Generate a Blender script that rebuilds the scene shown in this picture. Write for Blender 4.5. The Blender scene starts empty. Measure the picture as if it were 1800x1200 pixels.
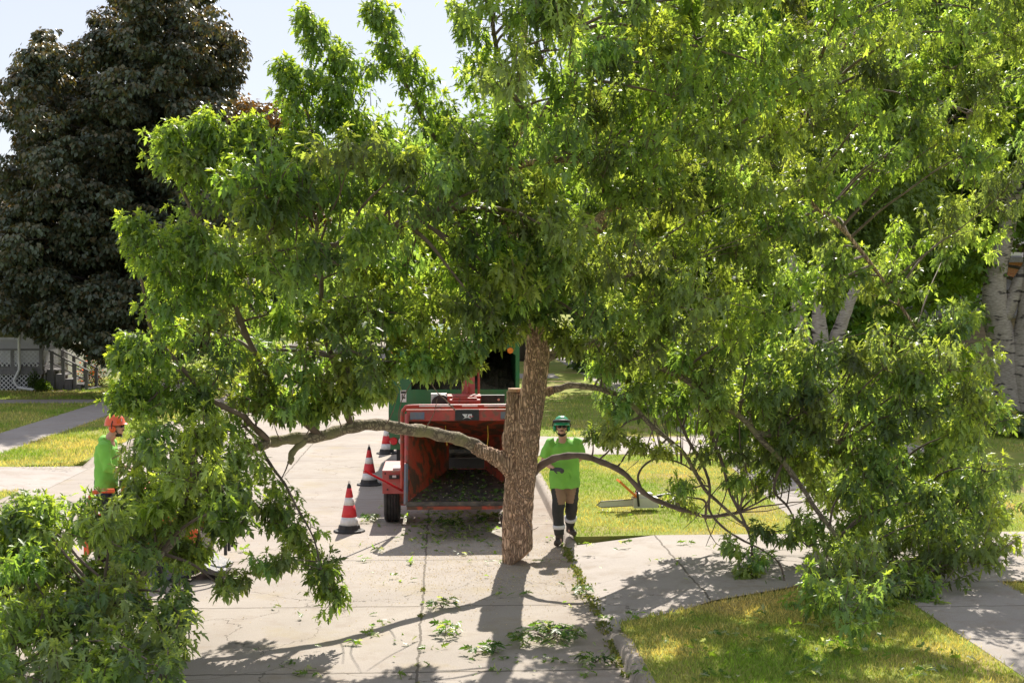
import bpy, bmesh, math, random
import numpy as np
from mathutils import Vector, Matrix, noise, Euler
random.seed(7)
RNG = np.random.default_rng(11)
S = bpy.context.scene
COL = S.collection
R = math.radians

# ------------------------------------------------------------------ camera, sky, sun, exposure
FPX = 2500.0                     # focal length in pixels of the 1800 px wide photograph
CAMH = 3.6
cam_d = bpy.data.cameras.new('camera'); cam = bpy.data.objects.new('camera', cam_d); COL.objects.link(cam)
cam_d.sensor_width = 36; cam_d.lens = 50; cam_d.clip_end = 3000; cam_d.clip_start = 0.1
cam.location = (0, 0, CAMH)
YAW, PITCH = math.atan(120/FPX), math.atan(80/FPX)
cam.rotation_euler = (math.pi/2 - PITCH, 0, -YAW)
S.camera = cam
S.render.resolution_x, S.render.resolution_y = 1024, 682

SUN_EL = 42.0
SHX, SHY = -0.17, -1.0           # direction in which shadows fall on the ground
w = bpy.data.worlds.new('World'); S.world = w; w.use_nodes = True
nt = w.node_tree; bg = nt.nodes['Background']
sky = nt.nodes.new('ShaderNodeTexSky'); sky.sky_type = 'NISHITA'; sky.sun_disc = False
sky.sun_elevation = R(SUN_EL)
sky.sun_rotation = math.atan2(-SHX, -SHY)
sky.air_density = 1.0; sky.dust_density = 0.5; sky.ozone_density = 1.6
hz = nt.nodes.new('ShaderNodeMixRGB'); hz.inputs[0].default_value = .78; hz.inputs[2].default_value = (3.55, 3.5, 3.85, 1)   # thin bright haze over the blue
nt.links.new(sky.outputs[0], hz.inputs[1]); nt.links.new(hz.outputs[0], bg.inputs[0]); bg.inputs[1].default_value = 0.122
sl = bpy.data.lights.new('sun', 'SUN'); sl.energy = 5.0; sl.angle = R(0.5); sl.color = (1.0, 0.93, 0.83)
so = bpy.data.objects.new('sun', sl); COL.objects.link(so)
_h = Vector((SHX, SHY, 0)).normalized()*math.cos(R(SUN_EL))
so.rotation_euler = Vector((_h.x, _h.y, -math.sin(R(SUN_EL)))).to_track_quat('-Z', 'Y').to_euler()
so.location = (5, 60, 60)
S.view_settings.view_transform = 'Standard'; S.view_settings.look = 'None'
S.view_settings.exposure = 0.80; S.view_settings.gamma = 1

# ------------------------------------------------------------------ helpers
_M = cam.rotation_euler.to_matrix()
_Mn = np.array(_M)
def at(u, v, Y):                 # a point of the photograph at real distance Y down the street
    d = _M @ Vector(((u-900)/FPX, (600-v)/FPX, -1))
    k = Y/d.y
    return Vector((d.x*k, Y, CAMH + d.z*k))
def gp(u, v, z=0.0):             # where the ground at height z shows at u, v
    d = _M @ Vector(((u-900)/FPX, (600-v)/FPX, -1))
    k = (z-CAMH)/d.z
    return Vector((d.x*k, d.y*k, z))
def at_np(u, v, Y):
    d = np.stack([(u-900)/FPX, (600-v)/FPX, -np.ones_like(u)], 1) @ _Mn.T
    k = Y/d[:, 1]
    return np.stack([d[:, 0]*k, Y, CAMH + d[:, 2]*k], 1)

OFF = {}
def thing(name, label, cat, loc=(0, 0, 0), rotz=0, group=None):
    o = bpy.data.objects.new(name, None); COL.objects.link(o)
    o.location = loc; o.rotation_euler = (0, 0, rotz); o.empty_display_size = .2
    o['label'] = label; o['category'] = cat
    if group: o['group'] = group
    OFF[o.name] = Vector(loc)
    return o
def link_mesh(name, me, mats, parent=None, local=False):
    o = bpy.data.objects.new(name, me); COL.objects.link(o)
    for m in (mats if isinstance(mats, (list, tuple)) else [mats]): me.materials.append(m)
    if parent:
        o.parent = parent
        OFF[o.name] = OFF[parent.name]
        if not local: me.transform(Matrix.Translation(-OFF[parent.name]))
    else:
        OFF[o.name] = Vector((0, 0, 0))
    return o
def obj(name, bm, mats, parent=None, local=False, smooth=False, bevel=0):
    if bevel:
        es = [e for e in bm.edges if len(e.link_faces) == 2 and e.calc_face_angle(0) > 0.6]
        bmesh.ops.bevel(bm, geom=es, offset=bevel, segments=2, affect='EDGES', profile=.6)
    me = bpy.data.meshes.new(name); bm.to_mesh(me); bm.free()
    if smooth:
        me.polygons.foreach_set('use_smooth', np.ones(len(me.polygons), bool))
    return link_mesh(name, me, mats, parent, local)
def tag(o, label, cat, group=None):
    o['label'] = label; o['category'] = cat
    if group: o['group'] = group
    return o
def kind(o, k, label=None, cat=None):
    o['kind'] = k
    if label: o['label'] = label
    if cat: o['category'] = cat
    return o
def B(): return bmesh.new()
def bx(bm, x0, x1, y0, y1, z0, z1):
    v = [bm.verts.new((x, y, z)) for z in (z0, z1) for (x, y) in ((x0, y0), (x1, y0), (x1, y1), (x0, y1))]
    for f in ((3, 2, 1, 0), (4, 5, 6, 7), (0, 1, 5, 4), (1, 2, 6, 5), (2, 3, 7, 6), (3, 0, 4, 7)):
        bm.faces.new([v[i] for i in f])
    return v
def box_at(bm, c, size, mat3=None):
    v = bx(bm, -size[0]/2, size[0]/2, -size[1]/2, size[1]/2, -size[2]/2, size[2]/2)
    for p in v:
        q = p.co.copy()
        if mat3: q = mat3 @ q
        p.co = q + Vector(c)
def slab(bm, pts, th, n=None):
    pts = [Vector(p) for p in pts]
    if n is None: n = (pts[1]-pts[0]).cross(pts[2]-pts[0])
    n = Vector(n).normalized()*th
    a = [bm.verts.new(p) for p in pts]; b = [bm.verts.new(p+n) for p in pts]
    bm.faces.new(a[::-1]); bm.faces.new(b)
    k = len(pts)
    for i in range(k):
        j = (i+1) % k
        bm.faces.new((a[i], a[j], b[j], b[i]))
def catmull(pts, per=6):
    P = [Vector(p) for p in pts]
    P = [P[0]*2-P[1]] + P + [P[-1]*2-P[-2]]
    out = []
    for i in range(1, len(P)-2):
        for k in range(per):
            t = k/per
            a, b, c, d = P[i-1], P[i], P[i+1], P[i+2]
            out.append(.5*((2*b)+(c-a)*t+(2*a-5*b+4*c-d)*t*t+(3*b-a-3*c+d)*t**3))
    out.append(P[-2].copy())
    return out
def interp(vals, n):
    return list(np.interp(np.linspace(0, 1, n), np.linspace(0, 1, len(vals)), vals))
def tube(bm, pts, radii, seg=8, flat=1.0, cap=True, ref=None):
    pts = [Vector(p) for p in pts]
    if not isinstance(radii, (list, tuple)): radii = [radii]*len(pts)
    rings = []
    x = None
    for i, p in enumerate(pts):
        t = (pts[min(i+1, len(pts)-1)]-pts[max(i-1, 0)]).normalized()
        if x is None:
            r0 = Vector(ref) if ref else (Vector((1, 0, 0)) if abs(t.x) < .8 else Vector((0, 1, 0)))
            x = (r0 - t*r0.dot(t)).normalized()
        else:
            x = (x - t*x.dot(t)).normalized()
        y = t.cross(x)
        rings.append([bm.verts.new(p + (x*math.cos(a) + y*math.sin(a)*flat)*radii[i]) for a in [2*math.pi*k/seg for k in range(seg)]])
    for a, b in zip(rings, rings[1:]):
        for k in range(seg):
            bm.faces.new((a[k], a[(k+1) % seg], b[(k+1) % seg], b[k]))
    if cap:
        bm.faces.new(rings[0][::-1]); bm.faces.new(rings[-1])
def cyl(bm, p0, p1, r, r2=None, seg=20):
    tube(bm, [p0, p1], [r, r if r2 is None else r2], seg)
def ell(bm, c, r, rot=None, u=16, v=10):
    m = Matrix.Translation(Vector(c)) @ (rot.to_4x4() if rot else Matrix.Identity(4)) @ Matrix.Diagonal((r[0], r[1], r[2], 1))
    bmesh.ops.create_uvsphere(bm, u_segments=u, v_segments=v, radius=1, matrix=m)
def lathe(bm, prof, c=(0, 0, 0), seg=32):
    rings = []
    for r, z in prof:
        if r < 1e-5: rings.append([bm.verts.new((c[0], c[1], c[2]+z))])
        else: rings.append([bm.verts.new((c[0]+r*math.cos(2*math.pi*k/seg), c[1]+r*math.sin(2*math.pi*k/seg), c[2]+z)) for k in range(seg)])
    for a, b in zip(rings, rings[1:]):
        for k in range(seg):
            k2 = (k+1) % seg
            if len(a) == 1 and len(b) == 1: continue
            if len(a) == 1: bm.faces.new((a[0], b[k2], b[k]))
            elif len(b) == 1: bm.faces.new((a[k], a[k2], b[0]))
            else: bm.faces.new((a[k], a[k2], b[k2], b[k]))
def prism(bm, prof, y0, y1, plane='xz'):
    def P(a, b, t):
        return {'xz': (a, t, b), 'yz': (t, a, b), 'xy': (a, b, t)}[plane]
    a = [bm.verts.new(P(p[0], p[1], y0)) for p in prof]; b = [bm.verts.new(P(p[0], p[1], y1)) for p in prof]
    bm.faces.new(a); bm.faces.new(b[::-1])
    n = len(prof)
    for i in range(n):
        j = (i+1) % n
        bm.faces.new((a[j], a[i], b[i], b[j]))
    bmesh.ops.recalc_face_normals(bm, faces=bm.faces)
def blob(name, bm, voxel, mats, parent=None, local=False, smooth=4, post=None):
    """overlapping volumes melted into ONE continuous surface"""
    me = bpy.data.meshes.new('tmp'); bm.to_mesh(me); bm.free()
    o = bpy.data.objects.new('tmp', me); COL.objects.link(o)
    m = o.modifiers.new('r', 'REMESH'); m.mode = 'VOXEL'; m.voxel_size = voxel
    if smooth:
        s = o.modifiers.new('s', 'SMOOTH'); s.factor = .5; s.iterations = smooth
    dg = bpy.context.evaluated_depsgraph_get(); dg.update()
    me2 = bpy.data.meshes.new_from_object(o.evaluated_get(dg)); me2.name = name
    bpy.data.objects.remove(o); bpy.data.meshes.remove(me)
    me2.polygons.foreach_set('use_smooth', np.ones(len(me2.polygons), bool))
    me2.materials.clear()
    if post: post(me2)
    return link_mesh(name, me2, mats, parent, local)

# ------------------------------------------------------------------ materials
def nmat(name, c1, c2=None, scale=5, rough=.6, bump=0, bscale=30, metal=0, stretch=(1, 1, 1), ramp=(.35, .65), detail=6, c3=None, s3=2, r3=(.5, .6), spec=.5, bdist=.02, coat=0):
    m = bpy.data.materials.new(name); m.use_nodes = True
    n = m.node_tree; bs = n.nodes['Principled BSDF']; L = n.links.new
    bs.inputs['Roughness'].default_value = rough; bs.inputs['Metallic'].default_value = metal
    bs.inputs['Specular IOR Level'].default_value = spec; bs.inputs['Coat Weight'].default_value = coat
    tc = n.nodes.new('ShaderNodeTexCoord'); mp = n.nodes.new('ShaderNodeMapping')
    mp.inputs['Scale'].default_value = stretch; L(tc.outputs['Object'], mp.inputs[0])
    def nz(sc, det=detail):
        t = n.nodes.new('ShaderNodeTexNoise'); t.inputs['Scale'].default_value = sc; t.inputs['Detail'].default_value = det
        L(mp.outputs[0], t.inputs['Vector']); return t
    c2 = c2 or tuple(x*.78 for x in c1)
    t = nz(scale); r = n.nodes.new('ShaderNodeValToRGB'); L(t.outputs['Fac'], r.inputs[0])
    r.color_ramp.elements[0].position = ramp[0]; r.color_ramp.elements[1].position = ramp[1]
    r.color_ramp.elements[0].color = (*c1, 1); r.color_ramp.elements[1].color = (*c2, 1)
    out = r.outputs[0]
    if c3:
        t3 = nz(s3); r3n = n.nodes.new('ShaderNodeValToRGB'); L(t3.outputs['Fac'], r3n.inputs[0])
        r3n.color_ramp.elements[0].position = r3[0]; r3n.color_ramp.elements[1].position = r3[1]
        mx = n.nodes.new('ShaderNodeMixRGB'); L(r3n.outputs[0], mx.inputs[0]); L(out, mx.inputs[1]); mx.inputs[2].default_value = (*c3, 1)
        out = mx.outputs[0]
    L(out, bs.inputs['Base Color'])
    if bump:
        tb = nz(bscale, 8); b = n.nodes.new('ShaderNodeBump'); b.inputs['Strength'].default_value = bump; b.inputs['Distance'].default_value = bdist
        L(tb.outputs['Fac'], b.inputs['Height']); L(b.outputs[0], bs.inputs['Normal'])
    return m
def leaf_mat(name, trans=.45, rough=.38, tint=(1.6, 1.35, .55), spec=.5):
    m = bpy.data.materials.new(name); m.use_nodes = True
    n = m.node_tree; bs = n.nodes['Principled BSDF']; L = n.links.new
    a = n.nodes.new('ShaderNodeAttribute'); a.attribute_name = 'Col'
    L(a.outputs['Color'], bs.inputs['Base Color']); bs.inputs['Roughness'].default_value = rough
    bs.inputs['Specular IOR Level'].default_value = spec
    tr = n.nodes.new('ShaderNodeBsdfTranslucent')
    mu = n.nodes.new('ShaderNodeMixRGB'); mu.blend_type = 'MULTIPLY'; mu.inputs[0].default_value = 1
    L(a.outputs['Color'], mu.inputs[1]); mu.inputs[2].default_value = (*tint, 1)
    L(mu.outputs[0], tr.inputs['Color'])
    mx = n.nodes.new('ShaderNodeMixShader'); mx.inputs[0].default_value = trans
    L(bs.outputs[0], mx.inputs[1]); L(tr.outputs[0], mx.inputs[2]); L(mx.outputs[0], n.nodes['Material Output'].inputs[0])
    return m
def bark_mat(name, hi, lo, sc=22, st=(1, 1, .22), bump=1.0, moss=None, dist=.03):
    m = bpy.data.materials.new(name); m.use_nodes = True
    n = m.node_tree; bs = n.nodes['Principled BSDF']; L = n.links.new
    bs.inputs['Roughness'].default_value = .9; bs.inputs['Specular IOR Level'].default_value = .2
    tc = n.nodes.new('ShaderNodeTexCoord'); mp = n.nodes.new('ShaderNodeMapping'); mp.inputs['Scale'].default_value = st
    L(tc.outputs['Object'], mp.inputs[0])
    nz = n.nodes.new('ShaderNodeTexNoise'); nz.inputs['Scale'].default_value = 6; nz.inputs['Detail'].default_value = 5; L(mp.outputs[0], nz.inputs['Vector'])
    ad = n.nodes.new('ShaderNodeVectorMath'); ad.operation = 'MULTIPLY_ADD'; L(nz.outputs['Color'], ad.inputs[0]); ad.inputs[1].default_value = (.22, .22, .12); L(mp.outputs[0], ad.inputs[2])
    vo = n.nodes.new('ShaderNodeTexVoronoi'); vo.feature = 'DISTANCE_TO_EDGE'; vo.inputs['Scale'].default_value = sc; L(ad.outputs[0], vo.inputs['Vector'])
    r = n.nodes.new('ShaderNodeValToRGB'); L(vo.outputs['Distance'], r.inputs[0])
    r.color_ramp.elements[0].position = .02; r.color_ramp.elements[0].color = (*lo, 1)
    r.color_ramp.elements[1].position = .28; r.color_ramp.elements[1].color = (*hi, 1)
    n2 = n.nodes.new('ShaderNodeTexNoise'); n2.inputs['Scale'].default_value = 9; n2.inputs['Detail'].default_value = 8; L(tc.outputs['Object'], n2.inputs['Vector'])
    mx = n.nodes.new('ShaderNodeMixRGB'); mx.blend_type = 'MULTIPLY'; mx.inputs[0].default_value = .35; L(r.outputs[0], mx.inputs[1]); L(n2.outputs['Fac'], mx.inputs[2])
    br = n.nodes.new('ShaderNodeBrightContrast'); br.inputs[1].default_value = .03; L(mx.outputs[0], br.inputs[0])
    out = br.outputs[0]
    if moss:
        n3 = n.nodes.new('ShaderNodeTexNoise'); n3.inputs['Scale'].default_value = 3; n3.inputs['Detail'].default_value = 6; L(tc.outputs['Object'], n3.inputs['Vector'])
        r3 = n.nodes.new('ShaderNodeValToRGB'); r3.color_ramp.elements[0].position = .5; r3.color_ramp.elements[1].position = .62; L(n3.outputs['Fac'], r3.inputs[0])
        m3 = n.nodes.new('ShaderNodeMixRGB'); L(r3.outputs[0], m3.inputs[0]); L(out, m3.inputs[1]); m3.inputs[2].default_value = (*moss, 1)
        out = m3.outputs[0]
    L(out, bs.inputs['Base Color'])
    b = n.nodes.new('ShaderNodeBump'); b.inputs['Strength'].default_value = bump; b.inputs['Distance'].default_value = dist
    sm = n.nodes.new('ShaderNodeMath'); sm.operation = 'MINIMUM'; sm.inputs[1].default_value = .3; L(vo.outputs['Distance'], sm.inputs[0])
    L(sm.outputs[0], b.inputs['Height']); L(b.outputs[0], bs.inputs['Normal'])
    return m
def concrete_mat(name, joints_x=(), joints_y=(), c1=(.50, .455, .41), c2=(.40, .365, .33), crack=True, stain=.6, gutter=False):
    m = bpy.data.materials.new(name); m.use_nodes = True
    n = m.node_tree; bs = n.nodes['Principled BSDF']; L = n.links.new
    bs.inputs['Roughness'].default_value = .9; bs.inputs['Specular IOR Level'].default_value = .25
    tc = n.nodes.new('ShaderNodeTexCoord'); co = tc.outputs['Object']
    def nz(sc, det=8, rg=.6, src=co):
        t = n.nodes.new('ShaderNodeTexNoise'); t.inputs['Scale'].default_value = sc; t.inputs['Detail'].default_value = det; t.inputs['Roughness'].default_value = rg
        L(src, t.inputs['Vector']); return t
    def ramp(src, p0, p1, a=(0, 0, 0), b=(1, 1, 1)):
        r = n.nodes.new('ShaderNodeValToRGB'); L(src, r.inputs[0])
        r.color_ramp.elements[0].position = p0; r.color_ramp.elements[1].position = p1
        r.color_ramp.elements[0].color = (*a, 1); r.color_ramp.elements[1].color = (*b, 1); return r.outputs[0]
    def mix(f, a, b, bt='MIX'):
        x = n.nodes.new('ShaderNodeMixRGB'); x.blend_type = bt
        for i, s in enumerate((f, a, b)):
            if isinstance(s, float): x.inputs[i].default_value = s
            elif isinstance(s, tuple): x.inputs[i].default_value = (*s, 1)
            else: L(s, x.inputs[i])
        return x.outputs[0]
    def math_(op, a, b=0.0):
        x = n.nodes.new('ShaderNodeMath'); x.operation = op
        for i, s in enumerate((a, b)):
            if isinstance(s, (float, int)): x.inputs[i].default_value = s
            else: L(s, x.inputs[i])
        return x.outputs[0]
    c = mix(ramp(nz(.55).outputs['Fac'], .35, .68), c1, c2)
    c = mix(ramp(nz(2.3, 10, .7).outputs['Fac'], .5, .72), c, (.36, .31, .26))if stain else c
    if gutter:
        s0 = n.nodes.new('ShaderNodeSeparateXYZ'); L(co, s0.inputs[0]); mr = n.nodes.new('ShaderNodeMapRange'); L(s0.outputs['X'], mr.inputs['Value'])
        mr.inputs['From Min'].default_value = .9; mr.inputs['From Max'].default_value = 1.75
        gm = math_('MULTIPLY', mr.outputs[0], ramp(nz(1.6, 8, .65).outputs['Fac'], .34, .62)); c = mix(math_('MULTIPLY', gm, .65), c, (.25, .185, .13))
        tn = nz(.9, 10, .7); c = mix(math_('MULTIPLY', ramp(tn.outputs['Fac'], .54, .66), .5), c, (.40, .34, .22))
    # aggregate speckle
    sp = ramp(nz(90, 3, .8).outputs['Fac'], .3, .7, (.72, .72, .72), (1.25, 1.22, 1.18))
    c = mix(1.0, mix(.85, c, sp, 'MULTIPLY'), (.86, .85, .84), 'MULTIPLY')
    vo = n.nodes.new('ShaderNodeTexVoronoi'); vo.inputs['Scale'].default_value = 55; L(co, vo.inputs['Vector'])
    c = mix(ramp(vo.outputs['Distance'], .08, .2, (.35, .35, .35), (0, 0, 0)), c, (.22, .18, .15))
    sx = n.nodes.new('ShaderNodeSeparateXYZ'); wob = nz(3.0, 6)
    L(co, sx.inputs[0])
    wv = math_('MULTIPLY', math_('SUBTRACT', wob.outputs['Fac'], .5), .10)
    mask = None
    for ax, lst in (('X', joints_x), ('Y', joints_y)):
        for (p, wd) in lst:
            dd = math_('ABSOLUTE', math_('SUBTRACT', math_('ADD', sx.outputs[ax], wv), float(p)))
            k = math_('LESS_THAN', dd, float(wd))
            mask = k if mask is None else math_('MAXIMUM', mask, k)
    if crack:
        n4 = nz(1.2, 5); va = n.nodes.new('ShaderNodeVectorMath'); va.operation = 'MULTIPLY_ADD'; L(n4.outputs['Color'], va.inputs[0]); va.inputs[1].default_value = (1.2, 1.2, 0); L(co, va.inputs[2])
        v2 = n.nodes.new('ShaderNodeTexVoronoi'); v2.feature = 'DISTANCE_TO_EDGE'; v2.inputs['Scale'].default_value = .28; L(va.outputs[0], v2.inputs['Vector'])
        k = math_('LESS_THAN', v2.outputs['Distance'], .0013)
        mask = k if mask is None else math_('MAXIMUM', mask, k)
    if mask is not None:
        c = mix(math_('MULTIPLY', mask, .8), c, (.10, .085, .065))
    L(c, bs.inputs['Base Color'])
    b = n.nodes.new('ShaderNodeBump'); b.inputs['Strength'].default_value = .5; b.inputs['Distance'].default_value = .01
    L(nz(60, 6, .7).outputs['Fac'], b.inputs['Height']); L(b.outputs[0], bs.inputs['Normal'])
    return m
M = {}
M['bark'] = bark_mat('maple_bark', (.92, .64, .44), (.22, .14, .085), sc=36, st=(1, 1, .075), dist=.05)
M['limb'] = bark_mat('limb_bark', (.40, .33, .23), (.13, .10, .07), sc=30, st=(.6, .6, .6), moss=(.27, .25, .14), dist=.02, bump=.7)
M['twig'] = nmat('twig_bark', (.20, .15, .12), (.12, .09, .07), 8, .85)
M['cutwood'] = nmat('cut_wood', (.55, .36, .22), (.42, .25, .15), 14, .8, bump=.3)
M['darkbark'] = nmat('dark_bark', (.09, .07, .06), (.05, .04, .035), 6, .9, bump=.6, stretch=(1, 1, .3))
M['leaf'] = leaf_mat('maple_leaf', trans=.52, rough=.42, tint=(2.5, 2.28, .62), spec=.5)
M['leaf_far'] = leaf_mat('far_leaf', trans=.5, rough=.5, tint=(1.9, 1.6, .5))
M['leaf_dark'] = leaf_mat('purple_leaf', trans=.22, rough=.42, tint=(2.6, 1.6, .5), spec=.6)
M['grass'] = leaf_mat('grass_blade', trans=.35, rough=.6, tint=(1.3, 1.25, .6), spec=.2)
M['lawn'] = nmat('lawn_soil', (.20, .27, .05), (.30, .31, .08), 1.1, .95, bump=.8, bscale=60, c3=(.34, .27, .12), s3=.55, r3=(.52, .68), spec=.1)
M['soil'] = nmat('soil', (.16, .12, .08), (.1, .08, .05), 4, .95)
M['mulch'] = nmat('mulch', (.22, .10, .06), (.12, .06, .04), 25, .95, bump=1)
M['red'] = nmat('chipper_red_paint', (.46, .075, .05), (.36, .05, .04), 4, .42, bump=.08, c3=(.20, .09, .06), s3=9, r3=(.52, .64))
M['pinkred'] = nmat('sunlit_red_paint', (.50, .13, .12), (.42, .09, .08), 5, .5, c3=(.30, .17, .12), s3=8, r3=(.58, .66))  # red with the pinkish lit look of fender and chute painted in
M['rust'] = nmat('worn_red_steel', (.46, .06, .03), (.26, .075, .04), 6, .6, metal=.0, c3=(.10, .055, .035), s3=5.5, r3=(.46, .56), bump=.4, bscale=18)
M['steel'] = nmat('black_worn_steel', (.05, .052, .055), (.13, .12, .11), 7, .38, metal=.5, c3=(.20, .15, .11), s3=16, r3=(.6, .7), bump=.2)
M['bluesteel'] = nmat('blue_grey_steel', (.12, .16, .22), (.20, .17, .15), 10, .5, metal=.3)
M['black'] = nmat('black_plastic', (.018, .018, .02), (.03, .03, .032), 10, .5)
M['rubber'] = nmat('tyre_rubber', (.025, .025, .026), (.045, .042, .04), 12, .75)
M['green'] = nmat('truck_green_paint', (.02, .16, .06), (.02, .13, .05), 2, .3, c3=(.05, .15, .08), s3=6, r3=(.6, .75), coat=.3)
M['chips'] = nmat('wood_chips', (.10, .085, .05), (.035, .035, .02), 45, .95, bump=1, bscale=70, ramp=(.4, .6))
M['white'] = nmat('white_paint', (.75, .75, .74), (.62, .61, .6), 4, .4)
M['lampred'] = nmat('red_lens', (.62, .02, .03), (.5, .01, .02), 30, .15)
M['lampor'] = nmat('orange_lens', (.85, .25, .03), (.7, .18, .02), 30, .15)
M['chrome'] = nmat('chrome', (.7, .7, .72), (.6, .6, .62), 10, .2, metal=1)
M['conered'] = nmat('cone_red', (.72, .035, .045), (.62, .03, .04), 6, .5)
M['conewhite'] = nmat('cone_white', (.78, .78, .78), (.6, .6, .6), 9, .45)
M['yellow'] = nmat('yellow_cord', (.75, .5, .06), (.6, .4, .05), 9, .6)
M['orange'] = nmat('loader_orange', (.80, .13, .03), (.68, .10, .03), 4, .4, c3=(.3, .1, .05), s3=9, r3=(.6, .7))
M['shirt'] = nmat('green_shirt', (.25, .62, .09), (.20, .52, .08), 4, c3=(.19, .46, .08), s3=3, r3=(.5, .8), rough=.85, bump=.5, bscale=9, bdist=.03)
M['skin'] = nmat('skin', (.62, .37, .27), (.55, .32, .23), 12, .55)
M['beard'] = nmat('dark_hair', (.03, .02, .015), (.05, .035, .025), 40, .8, bump=.6, bscale=90)
M['brown'] = nmat('brown_canvas', (.33, .22, .14), (.27, .18, .12), 6, .9, bump=.3)
M['blackcloth'] = nmat('black_cloth', (.03, .032, .03), (.045, .045, .04), 8, .85, bump=.4, bscale=10, bdist=.03)
M['navy'] = nmat('navy_cloth', (.02, .03, .06), (.03, .04, .07), 8, .85, bump=.4, bscale=10)
M['reflect'] = nmat('reflective_tape', (.7, .71, .72), (.6, .6, .62), 12, .35)
M['boot'] = nmat('dark_boot', (.06, .045, .035), (.04, .03, .025), 9, .6)
M['glove'] = nmat('grey_glove', (.09, .085, .09), (.05, .05, .05), 9, .8)
M['helmetgreen'] = nmat('green_helmet', (.03, .36, .15), (.02, .30, .12), 5, .3, coat=.3)
M['helmetorange'] = nmat('orange_helmet', (.85, .13, .03), (.78, .11, .03), 5, .3, coat=.3)
M['glass'] = nmat('dark_glass', (.012, .012, .015), (.015, .015, .02), 5, .06)
M['sidingw'] = nmat('white_siding', (.62, .61, .58), (.56, .55, .52), 3, .7, bump=.1)
M['lattice'] = nmat('white_lattice', (.74, .74, .73), (.6, .6, .6), 6, .6)
M['greywood'] = nmat('grey_weathered_wood', (.22, .21, .21), (.16, .155, .155), 12, .85, stretch=(1, 1, .3), bump=.3)
M['roof'] = nmat('tan_shingle', (.42, .37, .31), (.32, .28, .24), 14, .9, bump=.6, bscale=30)
M['roofgrey'] = nmat('grey_shingle', (.20, .19, .19), (.14, .135, .135), 14, .9, bump=.6, bscale=30)
M['strap'] = nmat('yellow_strap', (.62, .50, .24), (.55, .44, .2), 14, .8)
M['birch'] = nmat('birch_bark', (.40, .36, .32), (.24, .21, .18), 9, .8, stretch=(1, 1, 4), bump=.5, c3=(.06, .05, .045), s3=2.2, r3=(.57, .62))
M['carblue'] = nmat('grey_blue_car_paint', (.10, .13, .18), (.09, .12, .16), 3, .3, metal=.5, coat=.5)
M['cardark'] = nmat('dark_car_paint', (.03, .04, .07), (.03, .035, .06), 3, .3, metal=.5, coat=.5)
def brick_mat(name, c1, c2, mortar, sc=4.2, bw=.9, rh=.25):
    m = bpy.data.materials.new(name); m.use_nodes = True
    n = m.node_tree; bs = n.nodes['Principled BSDF']; bs.inputs['Roughness'].default_value = .9
    tc = n.nodes.new('ShaderNodeTexCoord'); mp = n.nodes.new('ShaderNodeMapping'); mp.inputs['Rotation'].default_value = (R(90), 0, 0)
    b = n.nodes.new('ShaderNodeTexBrick'); b.inputs['Scale'].default_value = sc; b.inputs['Brick Width'].default_value = bw; b.inputs['Row Height'].default_value = rh
    b.inputs['Mortar Size'].default_value = .02
    b.inputs['Color1'].default_value = (*c1, 1); b.inputs['Color2'].default_value = (*c2, 1); b.inputs['Mortar'].default_value = (*mortar, 1)
    n.links.new(tc.outputs['Object'], mp.inputs[0]); n.links.new(mp.outputs[0], b.inputs[0]); n.links.new(b.outputs[0], bs.inputs['Base Color'])
    return m
M['brick'] = brick_mat('orange_brick', (.42, .16, .07), (.34, .12, .06), (.35, .3, .25))
M['stone'] = brick_mat('brown_stone', (.22, .17, .12), (.27, .21, .15), (.14, .11, .09), sc=2, bw=1.2, rh=.35)

# ------------------------------------------------------------------ ground, road, walks
KX, LX = 1.73, -7.4              # kerb lines of the street
LAWN = 0.12
def sheet(name, polys, mat, z=None, thick=0, tri=False):
    bm = B()
    for p in polys:
        vs = [Vector((q[0], q[1], q[2] if len(q) > 2 else z)) for q in p]
        if thick: slab(bm, [v-Vector((0, 0, thick)) for v in vs], thick, (0, 0, 1))
        else: bm.faces.new([bm.verts.new(v) for v in vs])
    bmesh.ops.recalc_face_normals(bm, faces=bm.faces)
    return obj(name, bm, mat)
kind(sheet('ground', [[(-900, -200), (900, -200), (900, 1800), (-900, 1800)]], M['lawn'], z=-.05), 'structure')
M['road'] = concrete_mat('road_concrete', c1=(.46, .42, .375), c2=(.375, .34, .305), gutter=True, joints_x=[(-.256, .014), (-3.2, .014)], joints_y=[(19.35, .016), (16.45, .018), (13.55, .018), (22.3, .014), (25.2, .014), (28.2, .014), (31.2, .014), (34.2, .014), (37, .014)])
M['walk'] = concrete_mat('walk_concrete', [], [(y, .012) for y in (14.1, 15.6, 17.2, 22, 23.5, 25, 26.5, 28)], c1=(.45, .42, .39), c2=(.36, .335, .31), crack=False)
M['drive'] = concrete_mat('drive_concrete', [(3.05, .014), (6.5, .014)], [], c1=(.50, .46, .43), c2=(.42, .385, .36))
kind(sheet('road', [[(LX, -60), (KX, -60), (KX, 600), (LX, 600)]], M['road'], z=0), 'structure')
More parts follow.
